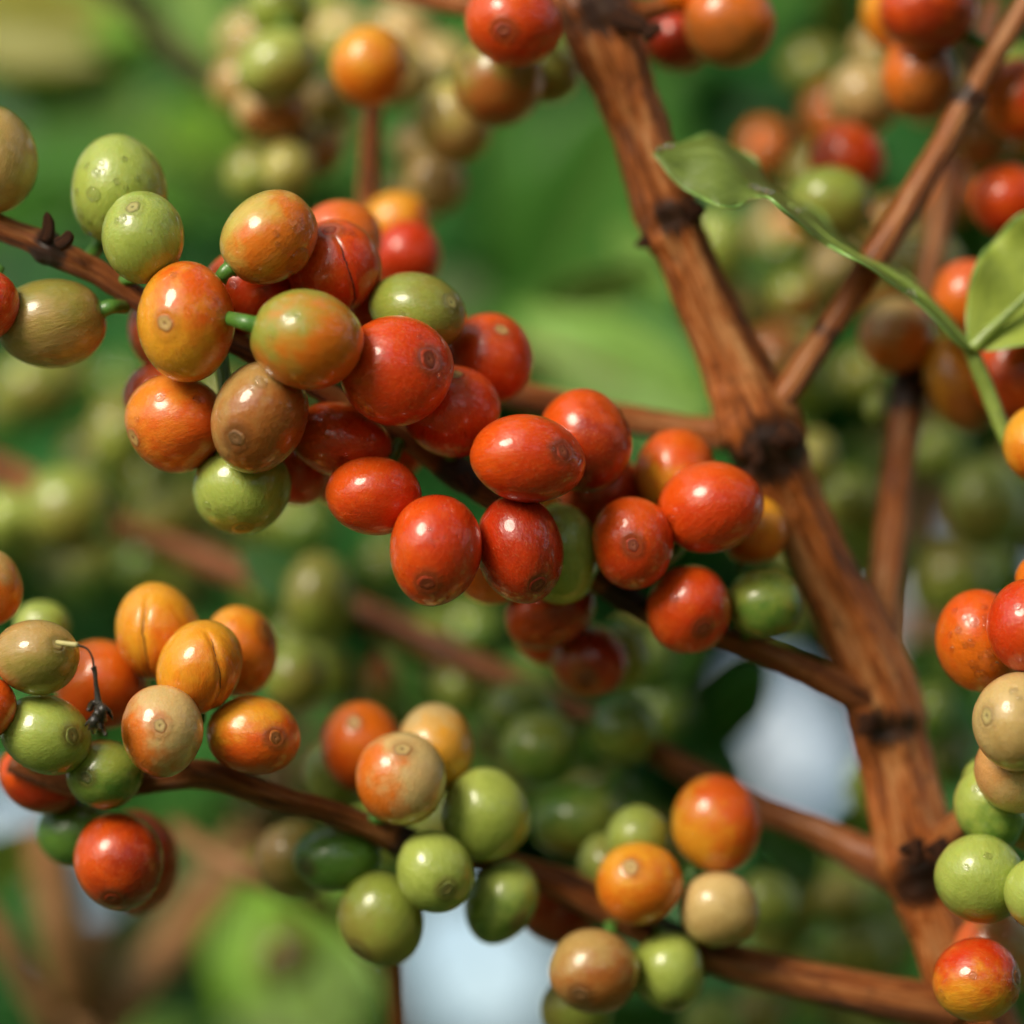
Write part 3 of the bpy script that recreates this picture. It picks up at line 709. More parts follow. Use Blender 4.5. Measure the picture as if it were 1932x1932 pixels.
C("E13", 1852, 256, 58, 62, 0, 5.2, TN, BR_, -80, "blurred tan-brown cherry below the slanting branch", br=UR, nav=(20, 40, 'b'))
C("E14", 1375, 44, 82, 76, 0, 3.4, O, BR_, -90, "orange-brown cherry with a dark lower band beside the trunk top", br=TRB, nav=(20, 40, 'b'))
C("E15", 1280, 76, 62, 58, 0, 4.4, R_, DR, -60, "dark red cherry behind the orange-brown one by the trunk top", br=TRB, nav=(-20, 50, 'b'))
C("E16", 1288, -18, 42, 40, 0, 3.4, O, O, 0, "small orange cherry cut by the top edge", br=TRB, nav=(0, -20, 'b'))
# ---- soft cherries at the top
C("F1", 968, 42, 88, 80, -15, 1.4, RO, R_, -50, "red cherry with a faint navel at the top, next to the trunk", br=TL, nav=(-18, 24), scar='red', bias=.5)
C("F2", 944, 152, 84, 86, 0, 3.2, OG, BR_, -80, "olive-brown cherry hanging under the red one by the trunk", br=TL, nav=(0, 60, 'b'), dp=((-60, -30, 8), (70, 48, 7)))
C("F3", 1034, 132, 56, 62, 0, 4.0, G, OG, -90, "olive green cherry between the olive-brown one and the trunk", br=TL, nav=(20, 30, 'b'))
C("F4", 856, 230, 68, 76, 10, 5.2, mk((200, 184, 96)), TN, -50, "blurred yellowish cherry below the olive-brown one", br=TL, nav=(10, 40, 'b'))
C("F5", 820, 346, 54, 58, 0, 6.6, TN, TN, 0, "blurred tan cherry lowest of the soft string at the top", br=UL, nav=(10, 30, 'b'))
C("F6", 698, 126, 70, 74, 0, 4.0, Y, O, -60, "soft orange cherry perched on an upright brown stem", br=UL, nav=(0, -60, 'b'), bias=.45)
C("F7", 524, 122, 76, 66, 25, 6.2, Gl, OG, -60, "blurred pale green cherry with a cream glint, near the top edge", br=TL, nav=(-30, 0, 'b'))
C("F8", 516, 208, 66, 58, 0, 6.8, BE, BR_, -50, "blurred tan cherry right below the pale green glinting one", br=TL, nav=(-20, 40, 'b'))
C("F9", 545, 322, 48, 50, 0, 6.8, mk((190, 180, 96)), OG, -40, "blurred yellowish cherry above the half green, half orange one", br=UL, nav=(-20, 10, 'b'))
C("F10", 594, 284, 52, 50, 0, 7.6, OG, BR_, -60, "blurred olive cherry beside the yellowish one above the bunch", br=UL, nav=(10, -10, 'b'))
C("F11", 530, 14, 62, 58, 0, 6.4, Gl, G, -60, "blurred light green cherry cut by the top edge", br=TL, nav=(-20, -20, 'b'))
C("F12", 620, 190, 44, 48, 0, 8.0, TN, OG, -60, "blurred dull tan cherry between the pale green and soft orange ones", br=TL, nav=(0, 20, 'b'))
# ---- blurred green cherries on the branch that runs behind
def SOFT(key, x, y, a, b, d, ca, cb, label, br=RB, th=0):
    C(key, x, y, a, b, th, d, ca, cb, -70, label, br=br, nav=(random.uniform(-40, 40), random.uniform(0, 50), 'b'), res=0)
SOFT("G1", 132, 962, 84, 80, 9, G, OG, "big blurred olive green cherry below the tan-green hanging one")
SOFT("G2", 14, 978, 52, 50, 9, Gl, G, "blurred bright green cherry at the edge beside the big olive one")
SOFT("G3", 312, 966, 64, 62, 12, G, OG, "blurred green cherry below the lowest orange one")
SOFT("G4", 602, 1128, 66, 82, 7, OG, G, "soft olive cherry hanging alone below the sideways red one")
SOFT("G5", 576, 990, 56, 52, 13, G, Gd, "blurred green cherry beside the glossy light green one")
SOFT("G6", 492, 1112, 46, 50, 12, Gd, G, "blurred green cherry touching the brown rear branch")
SOFT("G7", 226, 822, 56, 72, 11, OG, G, "blurred yellowish green cherry behind the big orange one")
SOFT("G8", 62, 728, 66, 60, 13, G, OG, "blurred olive cherry right under the tan-green hanging one")
SOFT("G9", 556, 1278, 58, 62, 5.5, G, OG, "soft light green cherry behind the yellow-orange trio")
SOFT("G10", 268, 1066, 44, 42, 13, Gd, G, "blurred green cherry below the rear branch, above the trio")
SOFT("G11", 150, 1088, 62, 54, 14, OG, Gd, "blurred dark olive cherry below the big blurred olive one")
SOFT("G12", 985, 1342, 68, 58, 5.5, G, Gd, "soft green cherry, upper one of the three behind the golden one")
SOFT("G13", 1022, 1410, 72, 66, 4.4, G, Gd, "soft green cherry with a shaded side, front of the three behind")
SOFT("G14", 1176, 1374, 62, 62, 5.0, Gd, G, "soft green cherry under the brownish red lowest one")
SOFT("G15", 1090, 1545, 86, 66, 4.4, Gd, G, "soft green cherry with a glint beside the smooth yellow-green one", th=22)
SOFT("G16", 862, 1288, 58, 50, 9, TN, OG, "blurred olive-tan cherry above the rear branch")
SOFT("G17", 722, 1276, 30, 42, 9, O, TN, "small blurred orange cherry under the rear branch")
SOFT("G18", 890, 1190, 58, 50, 13, G, Gd, "blurred green cherry below the egg-shaped red one")
SOFT("G19", 730, 1060, 40, 56, 14, OG, Gd, "blurred olive cherry beside the egg-shaped red one", th=-40)
SOFT("G20", 420, 1040, 44, 40, 14, Gd, G, "blurred dark green cherry above the rear branch, below the glossy one")
SOFT("H1", 1541, 872, 38, 56, 8, mk((196, 186, 90)), OG, "blurred yellowish cherry beside the trunk fork", br=SH)
SOFT("H2", 1606, 946, 62, 58, 10, G, OG, "blurred light green cherry between trunk and rear shoot", br=SH)
SOFT("H3", 1600, 1066, 50, 56, 11, Gd, G, "blurred green cherry low between trunk and rear shoot", br=SH)
SOFT("H4", 1860, 950, 68, 84, 7, Gl, OG, "large blurred light green cherry beside the pale sky gap", br=SH)
SOFT("H5", 1802, 1096, 66, 70, 9, OG, G, "blurred olive cherry above the water-covered orange-red one", br=SH)
SOFT("H6", 1652, 772, 20, 30, 5.2, Gl, G, "tiny green bud beside the dark top of the rear shoot", br=SH)
SOFT("J1", 1352, 466, 60, 66, 11, Gl, G, "blurred light green cherry under the wavy leaf by the trunk", br=UR)
SOFT("J2", 1418, 596, 66, 60, 13, G, OG, "blurred green cherry between the trunk and the slanting branch", br=UR)
SOFT("J3", 1502, 640, 52, 60, 12, Gl, TN, "blurred pale green cherry close under the slanting branch", br=UR)
SOFT("J4", 1580, 516, 52, 56, 8, BE, OG, "blurred cream cherry under the wavy leaf, touching the slanting branch", br=UR)
SOFT("J5", 1742, 500, 70, 64, 7, mk((190, 180, 100)), OG, "blurred yellowish cherry between slanting branch and broad leaf", br=SH)
SOFT("J6", 1480, 480, 52, 44, 12, OG, Gd, "blurred olive cherry directly under the wavy leaf middle", br=UR)
SOFT("J7", 1540, 130, 56, 50, 13, OG, Gd, "blurred dull olive cherry beside the cream one near the top", br=UR)
SOFT("J8", 1780, 40, 44, 40, 6, G, Gd, "blurred green cherry beside the slanting branch at the top edge", br=UR)
SOFT("I1", 1586, 1696, 48, 44, 9, mk((196, 180, 90)), OG, "blurred yellowish cherry between rear and lower branches", br=RB)
SOFT("I2", 1676, 1764, 56, 64, 10, G, OG, "blurred green cherry beside the lower trunk", br=RB, th=20)
SOFT("I3", 1452, 1880, 50, 44, 10, G, Gd, "blurred olive green cherry under the thick lower branch", br=LS)
SOFT("I4", 1345, 1928, 54, 44, 8, G, Gl, "blurred light green cherry at the bottom edge beside a pale gap", br=LS)
SOFT("I5", 1640, 1484, 44, 66, 9, G, Gl, "blurred bright green cherry between the big sky gap and the trunk", br=RB)
SOFT("I6", 1760, 1350, 40, 56, 9, G, Gd, "blurred green cherry beyond the trunk beside the edge bunch", br=RT)
SOFT("I7", 1796, 1440, 46, 52, 10, OG, Gd, "blurred olive cherry behind the small light green sliver", br=RT)
SOFT("I8", 540, 1806, 50, 62, 17, mk((112, 100, 44)), mk((96, 84, 38)), "blurred brown cherry in front of the big bright leaf", br=LS, th=-50)
SOFT("I9", 1228, 1250, 46, 60, 8, G, Gd, "blurred green cherry below the lowest red one by the thin branch", br=RB)
SOFT("I10", 1560, 1790, 44, 40, 12, Gd, G, "blurred dark green cherry over the thick lower branch", br=RB)

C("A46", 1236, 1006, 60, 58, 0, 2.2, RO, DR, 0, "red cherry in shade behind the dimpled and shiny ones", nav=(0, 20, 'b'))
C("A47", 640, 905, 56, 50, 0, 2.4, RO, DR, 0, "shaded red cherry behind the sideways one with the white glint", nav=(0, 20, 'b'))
# ---- dense blurred masses further back, too soft to tell one from the next
MASS = [  # box, depth range, count, colours, label, branch
    ((0, 700, 520, 1120), (11, 17), 16, (G, OG, Gd, OG), "very blurred olive green cherry in the mass at the middle of the picture's edge", RB),
    ((560, 1180, 1260, 1640), (7, 13), 20, (G, Gd, G, OG), "very blurred green cherry in the mass between rear and lower branches", RB),
    ((1470, 840, 1780, 1200), (9, 14), 11, (G, OG, Gl, G), "very blurred green cherry in the mass behind the rear shoot", SH),
    ((1760, 860, 1932, 1130), (9, 13), 5, (Gl, OG, G), "very blurred light green cherry in the mass above the edge bunch", SH),
    ((450, -10, 660, 360), (8, 12), 8, (BE, OG, TN, Gl), "very blurred pale cherry in the string at the top", TL),
    ((740, 60, 900, 420), (8, 12), 5, (TN, OG, BE), "very blurred tan cherry in the string beside the soft orange one", TL),
    ((1440, 60, 1932, 700), (8, 13), 16, (TN, OG, O, BR_, G), "very blurred cherry in the mixed mass behind the slanting branch", SH),
    ((1320, 400, 1640, 740), (11, 16), 9, (Gl, OG, G, BE), "very blurred pale cherry in the mass under the wavy leaf", UR),
    ((1400, 1640, 1720, 1920), (9, 14), 11, (G, Gl, OG), "very blurred green cherry in the mass between trunk and lower branch", RB),
    ((1740, 1240, 1840, 1600), (9, 13), 4, (G, OG, Gd), "very blurred green cherry in the gap between trunk and edge bunch", RT),
]
LAND = [("the tan-green cherry at the edge", 97, 610), ("the big orange cherry below the branch", 332, 797), ("the glossy light green cherry", 455, 924), ("the sideways red cherry", 706, 934),
        ("the soft lone olive cherry", 602, 1128), ("the creased yellow-orange trio", 370, 1225), ("the dull tan cherry with the thread", 70, 1240), ("the glowing orange-red cherry", 478, 1388),
        ("the golden glinting cherry", 820, 1410), ("the smooth yellow-green cherry", 916, 1538), ("the lowest brownish red cherry", 1112, 1246), ("the egg-shaped red cherry", 819, 1034),
        ("the pale-navelled orange cherry", 1203, 1669), ("the red-flushed yellow cherry", 1349, 1556), ("the cream blotched cherry", 1357, 1716), ("the dark green cherry by the trunk", 1440, 1140),
        ("the trunk fork", 1440, 810), ("the rear shoot's dark top", 1710, 740), ("the tall sky gap beside the rear shoot", 1760, 965), ("the water-covered cherry", 1848, 1206),
        ("the amber cherry at the edge", 1956, 838), ("the soft orange cherry on its stem", 698, 126), ("the pale green glinting cherry", 524, 122), ("the olive-brown cherry by the trunk", 944, 152),
        ("the wavy leaf's tip", 1250, 280), ("the wavy leaf's middle", 1560, 440), ("the soft red cherry", 1596, 300), ("the tan-and-orange cherry", 1690, 634), ("the broad pale leaf", 1900, 520),
        ("the red cherry at the top edge", 1750, 20), ("the slanting branch's upper end", 1880, 95), ("the lower trunk knot", 1744, 1652), ("the wet red corner cherry", 1843, 1850), ("the thick lower branch", 1560, 1860),
        ("the beige wrinkled cherry", 1922, 1362), ("the half green, half orange cherry", 507, 447), ("the upper trunk knot", 1262, 418), ("the big sky gap", 1500, 1400), ("the vivid green edge cherry", 1868, 1526)]
CNAME = {id(G): "green", id(OG): "olive", id(Gd): "dark green", id(Gl): "light green", id(BE): "cream", id(TN): "tan", id(O): "orange", id(BR_): "brown"}
TAKEN = set()
def mass_label(x, y, col):
    order = sorted(LAND, key=lambda l: (l[1] - x) ** 2 + (l[2] - y) ** 2)
    for nm_, lx, ly in order:
        an_ = math.degrees(math.atan2(ly - y, x - lx)) % 360
        dist_ = math.hypot(x - lx, y - ly)
        rel = ["right of", "above and right of", "above", "above and left of", "left of", "below and left of", "below", "below and right of"][int(((an_ + 22.5) % 360) // 45)]
        for far in (("close " if dist_ < 110 else ""), ("a little " if dist_ < 220 else "further "), "well "):
            lab_ = "blurred %s cherry %s%s %s" % (CNAME.get(id(col), "olive"), far, rel, nm_)
            if lab_ not in TAKEN:
                TAKEN.add(lab_)
                return lab_
mr = np.random.default_rng(5)
NOGO = [(1490, 1400, 110), (1250, 1490, 60), (1760, 965, 60), (1000, 1565, 40), (1020, 300, 170), (1700, 1155, 45)]
for (bx0, by0, bx1, by1), (dl, dh), cnt, cols_, lab, brn in MASS:
    got = 0; tr_ = 0; used_ = []
    while got < cnt and tr_ < 400:
        tr_ += 1
        x, y = mr.uniform(bx0, bx1), mr.uniform(by0, by1)
        if any((x - hx) ** 2 + (y - hy) ** 2 < (hr + 40) ** 2 for hx, hy, hr in NOGO): continue
        if any((x - ux) ** 2 + (y - uy) ** 2 < 62 ** 2 for ux, uy in used_): continue
        used_.append((x, y)); got += 1
        ca_, cb_ = cols_[mr.integers(len(cols_))], cols_[mr.integers(len(cols_))]
        rr_ = mr.uniform(46, 66)
        C("M", x, y, rr_, rr_ * mr.uniform(.95, 1.15), mr.uniform(0, 180), mr.uniform(dl, dh), ca_, cb_, -70, mass_label(x, y, ca_), br=brn, nav=(mr.uniform(-40, 40), mr.uniform(0, 50), 'b'), res=0, group="blurred mass: " + lab[13:], nstalk=True)

# ---- settle the cherries in depth so that neighbours touch instead of cutting into each other
for c in CH:
    c["r"] = S((c["a"] + c["b"]) / 2, c["d"])
fixed = []
for nm, P in PATHS.items():
    for p in P[::3]:
        fixed.append(p)
fixed = np.array(fixed)
fz = (fixed - CAM) @ FWD
FX = np.array([project(p) for p in fixed])
fr_ = []
for nm, P in PATHS.items():
    rows = TRUNK if nm == "trunk" else BR[nm]
    rr = catmull(rows, 8 if nm != "trunk" else 10)
    rr = np.array([S(q[3], q[2]) for q in rr])
    if len(rr) < len(P): rr = np.concatenate([rr, np.full(len(P) - len(rr), .009)])
    fr_.append(rr[:len(P)][::3])
fr_ = np.concatenate(fr_)
K0 = HALF / 966.0
for it in range(60):
    for i, c in enumerate(CH):
        for e in CH[i + 1:]:
            if abs(c["d"] - e["d"]) > 2.2: continue
            zc = FOCUS + .01 * (c["d"] + e["d"]) / 2
            p = math.hypot(c["x"] - e["x"], c["y"] - e["y"]) * K0 * zc
            R2 = (c["r"] + e["r"]) * 0.96
            if p >= R2: continue
            need = math.sqrt(R2 * R2 - p * p) * 100
            dz = e["d"] - c["d"]
            if abs(dz) < need:
                push = 0.25 * (need - abs(dz)) * (1 if (dz > 0 or (dz == 0 and e["d0"] >= c["d0"])) else -1)
                c["d"] -= push * 0.8; e["d"] += push * 1.2
    for c in CH:
        dd = np.abs(FX[:, 2] - c["d"])
        pz = np.hypot(FX[:, 0] - c["x"], FX[:, 1] - c["y"]) * K0 * (FOCUS + .01 * c["d"])
        R2 = (c["r"] + fr_) * 0.92
        m = (dd < 2.0) & (pz < R2)
        if not m.any(): continue
        need = np.sqrt(R2[m] ** 2 - pz[m] ** 2) * 100
        dz = c["d"] - FX[m, 2]
        lack = need - np.abs(dz)
        j = int(np.argmax(lack))
        if lack[j] > 0:
            c["d"] += 0.25 * lack[j] * (1 if c["d0"] > FX[m, 2][j] else -1)
    for c in CH:
        c["d"] = min(max(c["d"], c["d0"] - 0.45), c["d0"] + 2.4)

def sphere_grid(nr, ns):
    th = np.concatenate([np.linspace(0, 0.5, max(4, nr // 4), endpoint=False)[1:], np.linspace(0.5, math.pi - 0.5, nr // 2), np.linspace(math.pi - 0.5, math.pi, max(4, nr // 4))[1:-1]])
    ph = np.arange(ns) * 2 * math.pi / ns
    T, P = np.meshgrid(th, ph, indexing='ij')
    V = np.stack([np.sin(T) * np.cos(P), np.sin(T) * np.sin(P), np.cos(T)], -1).reshape(-1, 3)
    V = np.vstack([[0, 0, 1], V, [0, 0, -1]])
    n = len(th); f = []
    for k in range(ns): f.append((0, 1 + k, 1 + (k + 1) % ns))
    for i in range(n - 1):
        for k in range(ns):
            a = 1 + i * ns + k; b = 1 + i * ns + (k + 1) % ns
            f.append((a, a + ns, b + ns, b))
    e = len(V) - 1; s0 = 1 + (n - 1) * ns
    for k in range(ns): f.append((e, s0 + (k + 1) % ns, s0 + k))
    return V, f
GRID = {0: sphere_grid(22, 28), 1: sphere_grid(40, 56), 2: sphere_grid(56, 120)}
FAST_NAMES = {}

def rot_to(n):
    n = n / np.linalg.norm(n)
    t = np.array([0.0, 1.0, 0.0]) if abs(n[1]) < 0.9 else np.array([1.0, 0, 0])
    u = np.cross(t, n); u /= np.linalg.norm(u)
    v = np.cross(n, u)
    return np.stack([u, v, n], axis=1)

def basis_rot(n):
    m = Matrix([[float(q) for q in row] for row in rot_to(np.asarray(n))])
    return m.to_quaternion()

for idx, c in enumerate(CH):
    rr = np.random.default_rng(100 + idx)
    d = c["d"]
    ctr = W(c["x"], c["y"], d)
    a, b = S(c["a"], d), S(c["b"], d)
    cc = (a + b) / 2
    th = c["th"]
    Es = np.array([[math.cos(th), -math.sin(th), 0], [math.sin(th), math.cos(th), 0], [0, 0, 1]])   # camera-frame axes
    A = Es @ np.diag([a, b, cc]) @ Es.T                # camera-frame stretch
    Ainv = np.linalg.inv(A)
    # direction of the navel in the unstretched frame
    nv = c["nav"]
    path = PATHS[c["br"]]
    dist = np.linalg.norm(path - ctr, axis=1)
    bp = path[int(np.argmin(dist))]
    if nv is None:
        q = BASIS.T @ (ctr - bp); n = np.array([q[0], q[1], min(q[2], 0.0)])
        if np.linalg.norm(n) < 1e-6: n = np.array([0, -1, -.2])
    elif len(nv) == 3:
        if c["stalk"]:
            q = np.array([nv[0], -nv[1], 0.0]); l = np.linalg.norm(q)
            n = np.array([q[0], q[1], -0.05 * l])
        else:                                    # the stem end turns to the branch, never to the viewer
            q = BASIS.T @ (ctr - bp)
            n = np.array([q[0], q[1], max(q[2], 0.55 * math.hypot(q[0], q[1]) + 1e-4)])
    else:
        w = np.array([S(nv[0], d), S(-nv[1], d), 0.0])
        q = Ainv @ w; l = min(np.linalg.norm(q[:2]), 0.97)
        n = np.array([q[0], q[1], math.sqrt(max(1 - l * l, 0.04))])
    n = n / np.linalg.norm(n)
    Rn = rot_to(n)
    V, F = GRID[2 if c["crease"] else c["res"]]
    # organic outline: low lumps, flattened navel end, dimpled stalk end
    lump = np.zeros(len(V))
    for k in range(6):
        kv = rr.standard_normal(3); kv /= np.linalg.norm(kv)
        fq = rr.uniform(1.2, 3.0); lump += np.sin(fq * (V @ kv) * 1.6 + rr.uniform(0, 6.28)) * rr.uniform(.4, 1.0) / fq
    rad = 1 + 0.034 * c["lump"] * lump
    seam = V[:, 0] * math.cos(1.1) + V[:, 1] * math.sin(1.1)
    rad *= 1 - 0.012 * np.exp(-(seam / 0.09) ** 2) * np.clip(1 - V[:, 2] ** 4, 0, 1)
    z = V[:, 2]
    has_scar = c["scar"] is not None
    ang = np.arccos(np.clip(z, -1, 1))
    rad *= 1 - 0.022 * np.exp(-(ang / 0.33) ** 2) + (0.014 * np.exp(-((ang - 0.24) / 0.07) ** 2) if has_scar else 0)
    rad *= 1 - 0.05 * np.exp(-((math.pi - ang) / 0.30) ** 2)
    if c["crease"]:
        ca_, kind = c["crease"]
        # great circle through the navel; longitude chosen so the line runs where the photograph shows it
        dirs = Rn.T @ np.array(ca_)
        lon0 = math.atan2(dirs[1], dirs[0])
        lon = np.arctan2(V[:, 1], V[:, 0])
        dl = np.abs((lon - lon0 + math.pi) % (2 * math.pi) - math.pi) * np.sin(ang)
        dep, wid = (0.055, 0.085) if kind == 'groove' else (0.03, 0.05)
        fade = np.clip((ang - 0.1) / 0.3, 0, 1) * np.clip((2.75 - ang) / 0.3, 0, 1)
        rad *= 1 - dep * np.exp(-(dl / wid) ** 2) * fade
    U = (V * rad[:, None]) @ Rn.T                       # camera frame, unit size
    X = U @ A.T
    Pw = X @ BASIS.T
    bl = c["blush"]
    if isinstance(bl, tuple): ba, bt = bl
    else: ba, bt = bl, 0.15
    bd = np.array([math.cos(math.radians(ba)), math.sin(math.radians(ba)), bt]); bd /= np.linalg.norm(bd)
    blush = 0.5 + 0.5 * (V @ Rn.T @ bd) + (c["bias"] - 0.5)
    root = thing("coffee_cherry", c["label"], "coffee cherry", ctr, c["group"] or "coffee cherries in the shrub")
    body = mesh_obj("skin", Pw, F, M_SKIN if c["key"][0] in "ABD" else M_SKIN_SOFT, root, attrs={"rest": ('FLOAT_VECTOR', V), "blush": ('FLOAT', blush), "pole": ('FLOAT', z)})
    body["col_a"] = [float(q) for q in c["ca"]]
    body["col_b"] = [float(q) for q in c["cb"]]
    body["scar"] = 1.0 if c["scar"] in ('dark', 'red') else (0.45 if has_scar else 0.0)
    def surf(dirc):
        """surface point and normal (world, relative to the cherry) along a camera-frame direction of the unit shape"""
        uu = dirc / np.linalg.norm(dirc)
        x = A @ uu
        nn = Ainv.T @ uu
        nn /= np.linalg.norm(nn)
        return BASIS @ x, BASIS @ nn
    if has_scar:
        p, nn = surf(n)
        me = scar_mesh(M_SCAR_DARK if c["scar"] in ('dark', 'red') else M_SCAR_PALE)
        so_ = bpy.data.objects.new("calyx_scar", me); COL.objects.link(so_); so_.parent = root
        sz = cc * (0.205 if c["scar"] in ('pale', 'dark', 'beige') else 0.17) * rr.uniform(.78, 1.05)
        so_.location = p * (rad[0] + 0.012)
        so_.rotation_mode = 'QUATERNION'; so_.rotation_quaternion = basis_rot(nn)
        so_.scale = (sz, sz, sz * 0.8); so_["col_a"] = [float(0.5 * (u_ + v_)) for u_, v_ in zip(c["ca"], c["cb"])]
    if c["crease"] and c["crease"][1] in ('crack', 'groove'):
        t0, t1 = (0.30, 2.55) if c["crease"][1] == 'crack' else (0.45, 2.2)
        tt = np.linspace(t0, t1, 26)
        lon_w = lon0 + 0.03 * np.sin(tt * 5) + 0.012 * rr.standard_normal(26)
        L = np.stack([np.sin(tt) * np.cos(lon_w), np.sin(tt) * np.sin(lon_w), np.cos(tt)], -1)
        q = (L * (1 - dep + 0.012)) @ Rn.T @ A.T @ BASIS.T
        w_ = cc * (0.02 if c["crease"][1] == 'crack' else 0.013)
        v, f, uv = tube(q, w_ * np.sin(np.linspace(0.15, math.pi - 0.15, 26)) + 1e-6, 8)
        mesh_obj("crack" if c["crease"][1] == 'crack' else "crease_line", v, f, M_CRACK, body)
    # stalk: from the stem end to the branch
    ps, ns = surf(-n)
    ps = ps * 0.95
    tgt = (W(*c["stalk"], d + .3) if c["stalk"] else bp) - ctr
    if not c["nstalk"]:
        L = np.linalg.norm(tgt - ps)
        if L > 1.7 * cc and not c["stalk"]:
            tgt = ps + (tgt - ps) / L * cc * 0.45; L = cc * 0.45
        q = catmull([ps - ns * cc * .05, ps + ns * min(cc * .22, L * .4), tgt], 6)
        rs = np.linspace(cc * 0.17, cc * 0.13, len(q)); rs[0:2] *= 1.25
        v, f, uv = tube(q, rs, 10, 0.05, 0.04, 0, 0, idx)
        mesh_obj("stalk", v, f, M_STALK, root)
    # water drops
    for (dx, dy, pr) in c["dp"]:
        w = Ainv @ np.array([S(dx, d), S(-dy, d), 0.0])
        l = math.hypot(w[0], w[1])
        if l > 0.96: w *= 0.96 / l; l = 0.96
        w[2] = math.sqrt(1 - l * l)
        p, nn = surf(w)
        dr = bpy.data.objects.new("water_drop", drop_mesh()); COL.objects.link(dr); dr.parent = root
        sc = S(pr, d) * 1.6
        dr.location = p * (rad[int(np.argmax(V @ (Rn.T @ (w / np.linalg.norm(w)))))] + 0.002)
        dr.rotation_mode = 'QUATERNION'; dr.rotation_quaternion = basis_rot(nn)
        dr.scale = (sc, sc * rr.uniform(.9, 1.15), sc * rr.uniform(.5, .75))

# ------------------------------------------------------------------ withered flower hanging from the tan cherry
fl = thing("withered_flower", "black withered flower on a thin thread between tan and orange cherries", "dried flower", W(182, 1262, -1.3))
def ftube(name, rows, mat, seg=8, lump=0.0):
    Cc = catmull(rows, 6)
    v, f, uv = tube(np.array([W(x, y, d) for x, y, d, r in Cc]), [S(r, d) for x, y, d, r in Cc], seg, 0.0, lump, 0, 0, 5)
    return mesh_obj(name, local(v, fl), f, mat, fl)
ftube("style", [(108, 1212, -1.15, 5), (122, 1214, -1.3, 5), (147, 1217, -1.4, 5.5)], M_STYLE)
ftube("thread", [(147, 1217, -1.4, 2.2), (164, 1224, -1.4, 2), (174, 1240, -1.4, 2), (178, 1264, -1.4, 2.4)], M_DRY)
ftube("tube", [(176, 1258, -1.4, 6.5), (179, 1268, -1.4, 4.5), (181, 1290, -1.4, 4.5), (184, 1312, -1.4, 5.5), (186, 1330, -1.4, 8)], M_DRY, 10, .12)
for k in range(15):
    r_ = np.random.default_rng(k + 900)
    x0, y0 = 187 + r_.uniform(-6, 6), 1332 + r_.uniform(-10, 18)
    an = r_.uniform(math.radians(40), math.radians(140)); L_ = r_.uniform(18, 44)
    x1, y1 = x0 + math.cos(an) * L_, y0 + math.sin(an) * L_
    w_ = r_.uniform(3.5, 9)
    ftube("petal", [(x0, y0, -1.4, w_ * .6), ((x0 + x1) / 2 + r_.uniform(-6, 6), (y0 + y1) / 2, -1.4 + r_.uniform(-.25, .2), w_), (x1, y1, -1.4 + r_.uniform(-.3, .2), w_ * .45)], M_DRY, 7, .35)

# ------------------------------------------------------------------ leaves
def leaf_mesh(base, tip, width, roll=0.0, wav=0.04, cup=0.12, bend=0.08, nu=22, nv=9, seed=0, view=None):
    """A pointed elliptic coffee leaf with a sunk midrib and wavy margins, base and tip in world space."""
    r = np.random.default_rng(seed)
    base, tip = np.asarray(base), np.asarray(tip)
    ax = tip - base; L = np.linalg.norm(ax); ax = ax / L
    tov = (CAM - (base + tip) / 2) if view is None else np.asarray(view)
    tov = tov / np.linalg.norm(tov)
    lat = np.cross(ax, tov); lat /= np.linalg.norm(lat)
    nor = np.cross(lat, ax)
    lat, nor = lat * math.cos(roll) + nor * math.sin(roll), nor * math.cos(roll) - lat * math.sin(roll)
    u = np.linspace(0, 1, nu); v = np.linspace(-1, 1, nv)
    w = np.sin(np.pi * np.clip(u, 0, 1) ** 0.88) ** 0.85 * (1 - 0.15 * u) * width / 2
    w = np.maximum(w, width * 0.006)
    verts, uv = [], []
    p1, p2 = r.uniform(0, 6.28, 2)
    for i in range(nu):
        for j in range(nv):
            side = v[j]
            lift = cup * abs(side) ** 1.3 * w[i] * 1.6
            wave = wav * width * abs(side) ** 2 * math.sin(u[i] * 19 + (p1 if side > 0 else p2)) * math.sin(math.pi * u[i])
            bnd = -bend * L * (u[i] ** 2) * 1.0
            verts.append(base + ax * L * u[i] + lat * side * w[i] + nor * (lift + wave + bnd))
            uv.append((u[i], side, 0))
    f = [(i * nv + j, i * nv + j + 1, (i + 1) * nv + j + 1, (i + 1) * nv + j) for i in range(nu - 1) for j in range(nv - 1)]
    return np.array(verts), f, uv

def add_leaf(parent, base, tip, width, col, roll=0.0, seed=0, **kw):
    v, f, uv = leaf_mesh(base, tip, width, roll, seed=seed, **kw)
    o = mesh_obj("leaf", local(v, parent), f, M_LEAF, parent, attrs={"leafuv": ('FLOAT_VECTOR', uv)})
    o["col_a"] = [float(q) for q in lin(col)]
    md = o.modifiers.new("thickness", 'SOLIDIFY'); md.thickness = 0.00035; md.offset = 0
    return o

# the two leaves in front, on a green shoot of the same shrub
sprig = thing("leafy_shoot", "green leaf stalk with a wavy edge-on leaf and a broad pale leaf", "leaf shoot", W(1950, 900, 1.2))
def sprig_tube(name, rows, mat, owner=None):
    Cc = catmull(rows, 8)
    v, f, uv = tube(np.array([W(x, y, d) for x, y, d, r in Cc]), [S(r, d) for x, y, d, r in Cc], 12, 0.06, 0.05, 0, 0, 3)
    return mesh_obj(name, local(v, sprig), f, mat, owner or sprig)
sprig_tube("stem", [(2055, 1010, 1.2, 17), (1960, 925, 1.3, 16), (1905, 838, 1.5, 15), (1870, 755, 1.6, 15), (1848, 700, 1.6, 15), (1832, 660, 1.6, 14)], M_PETIOLE)
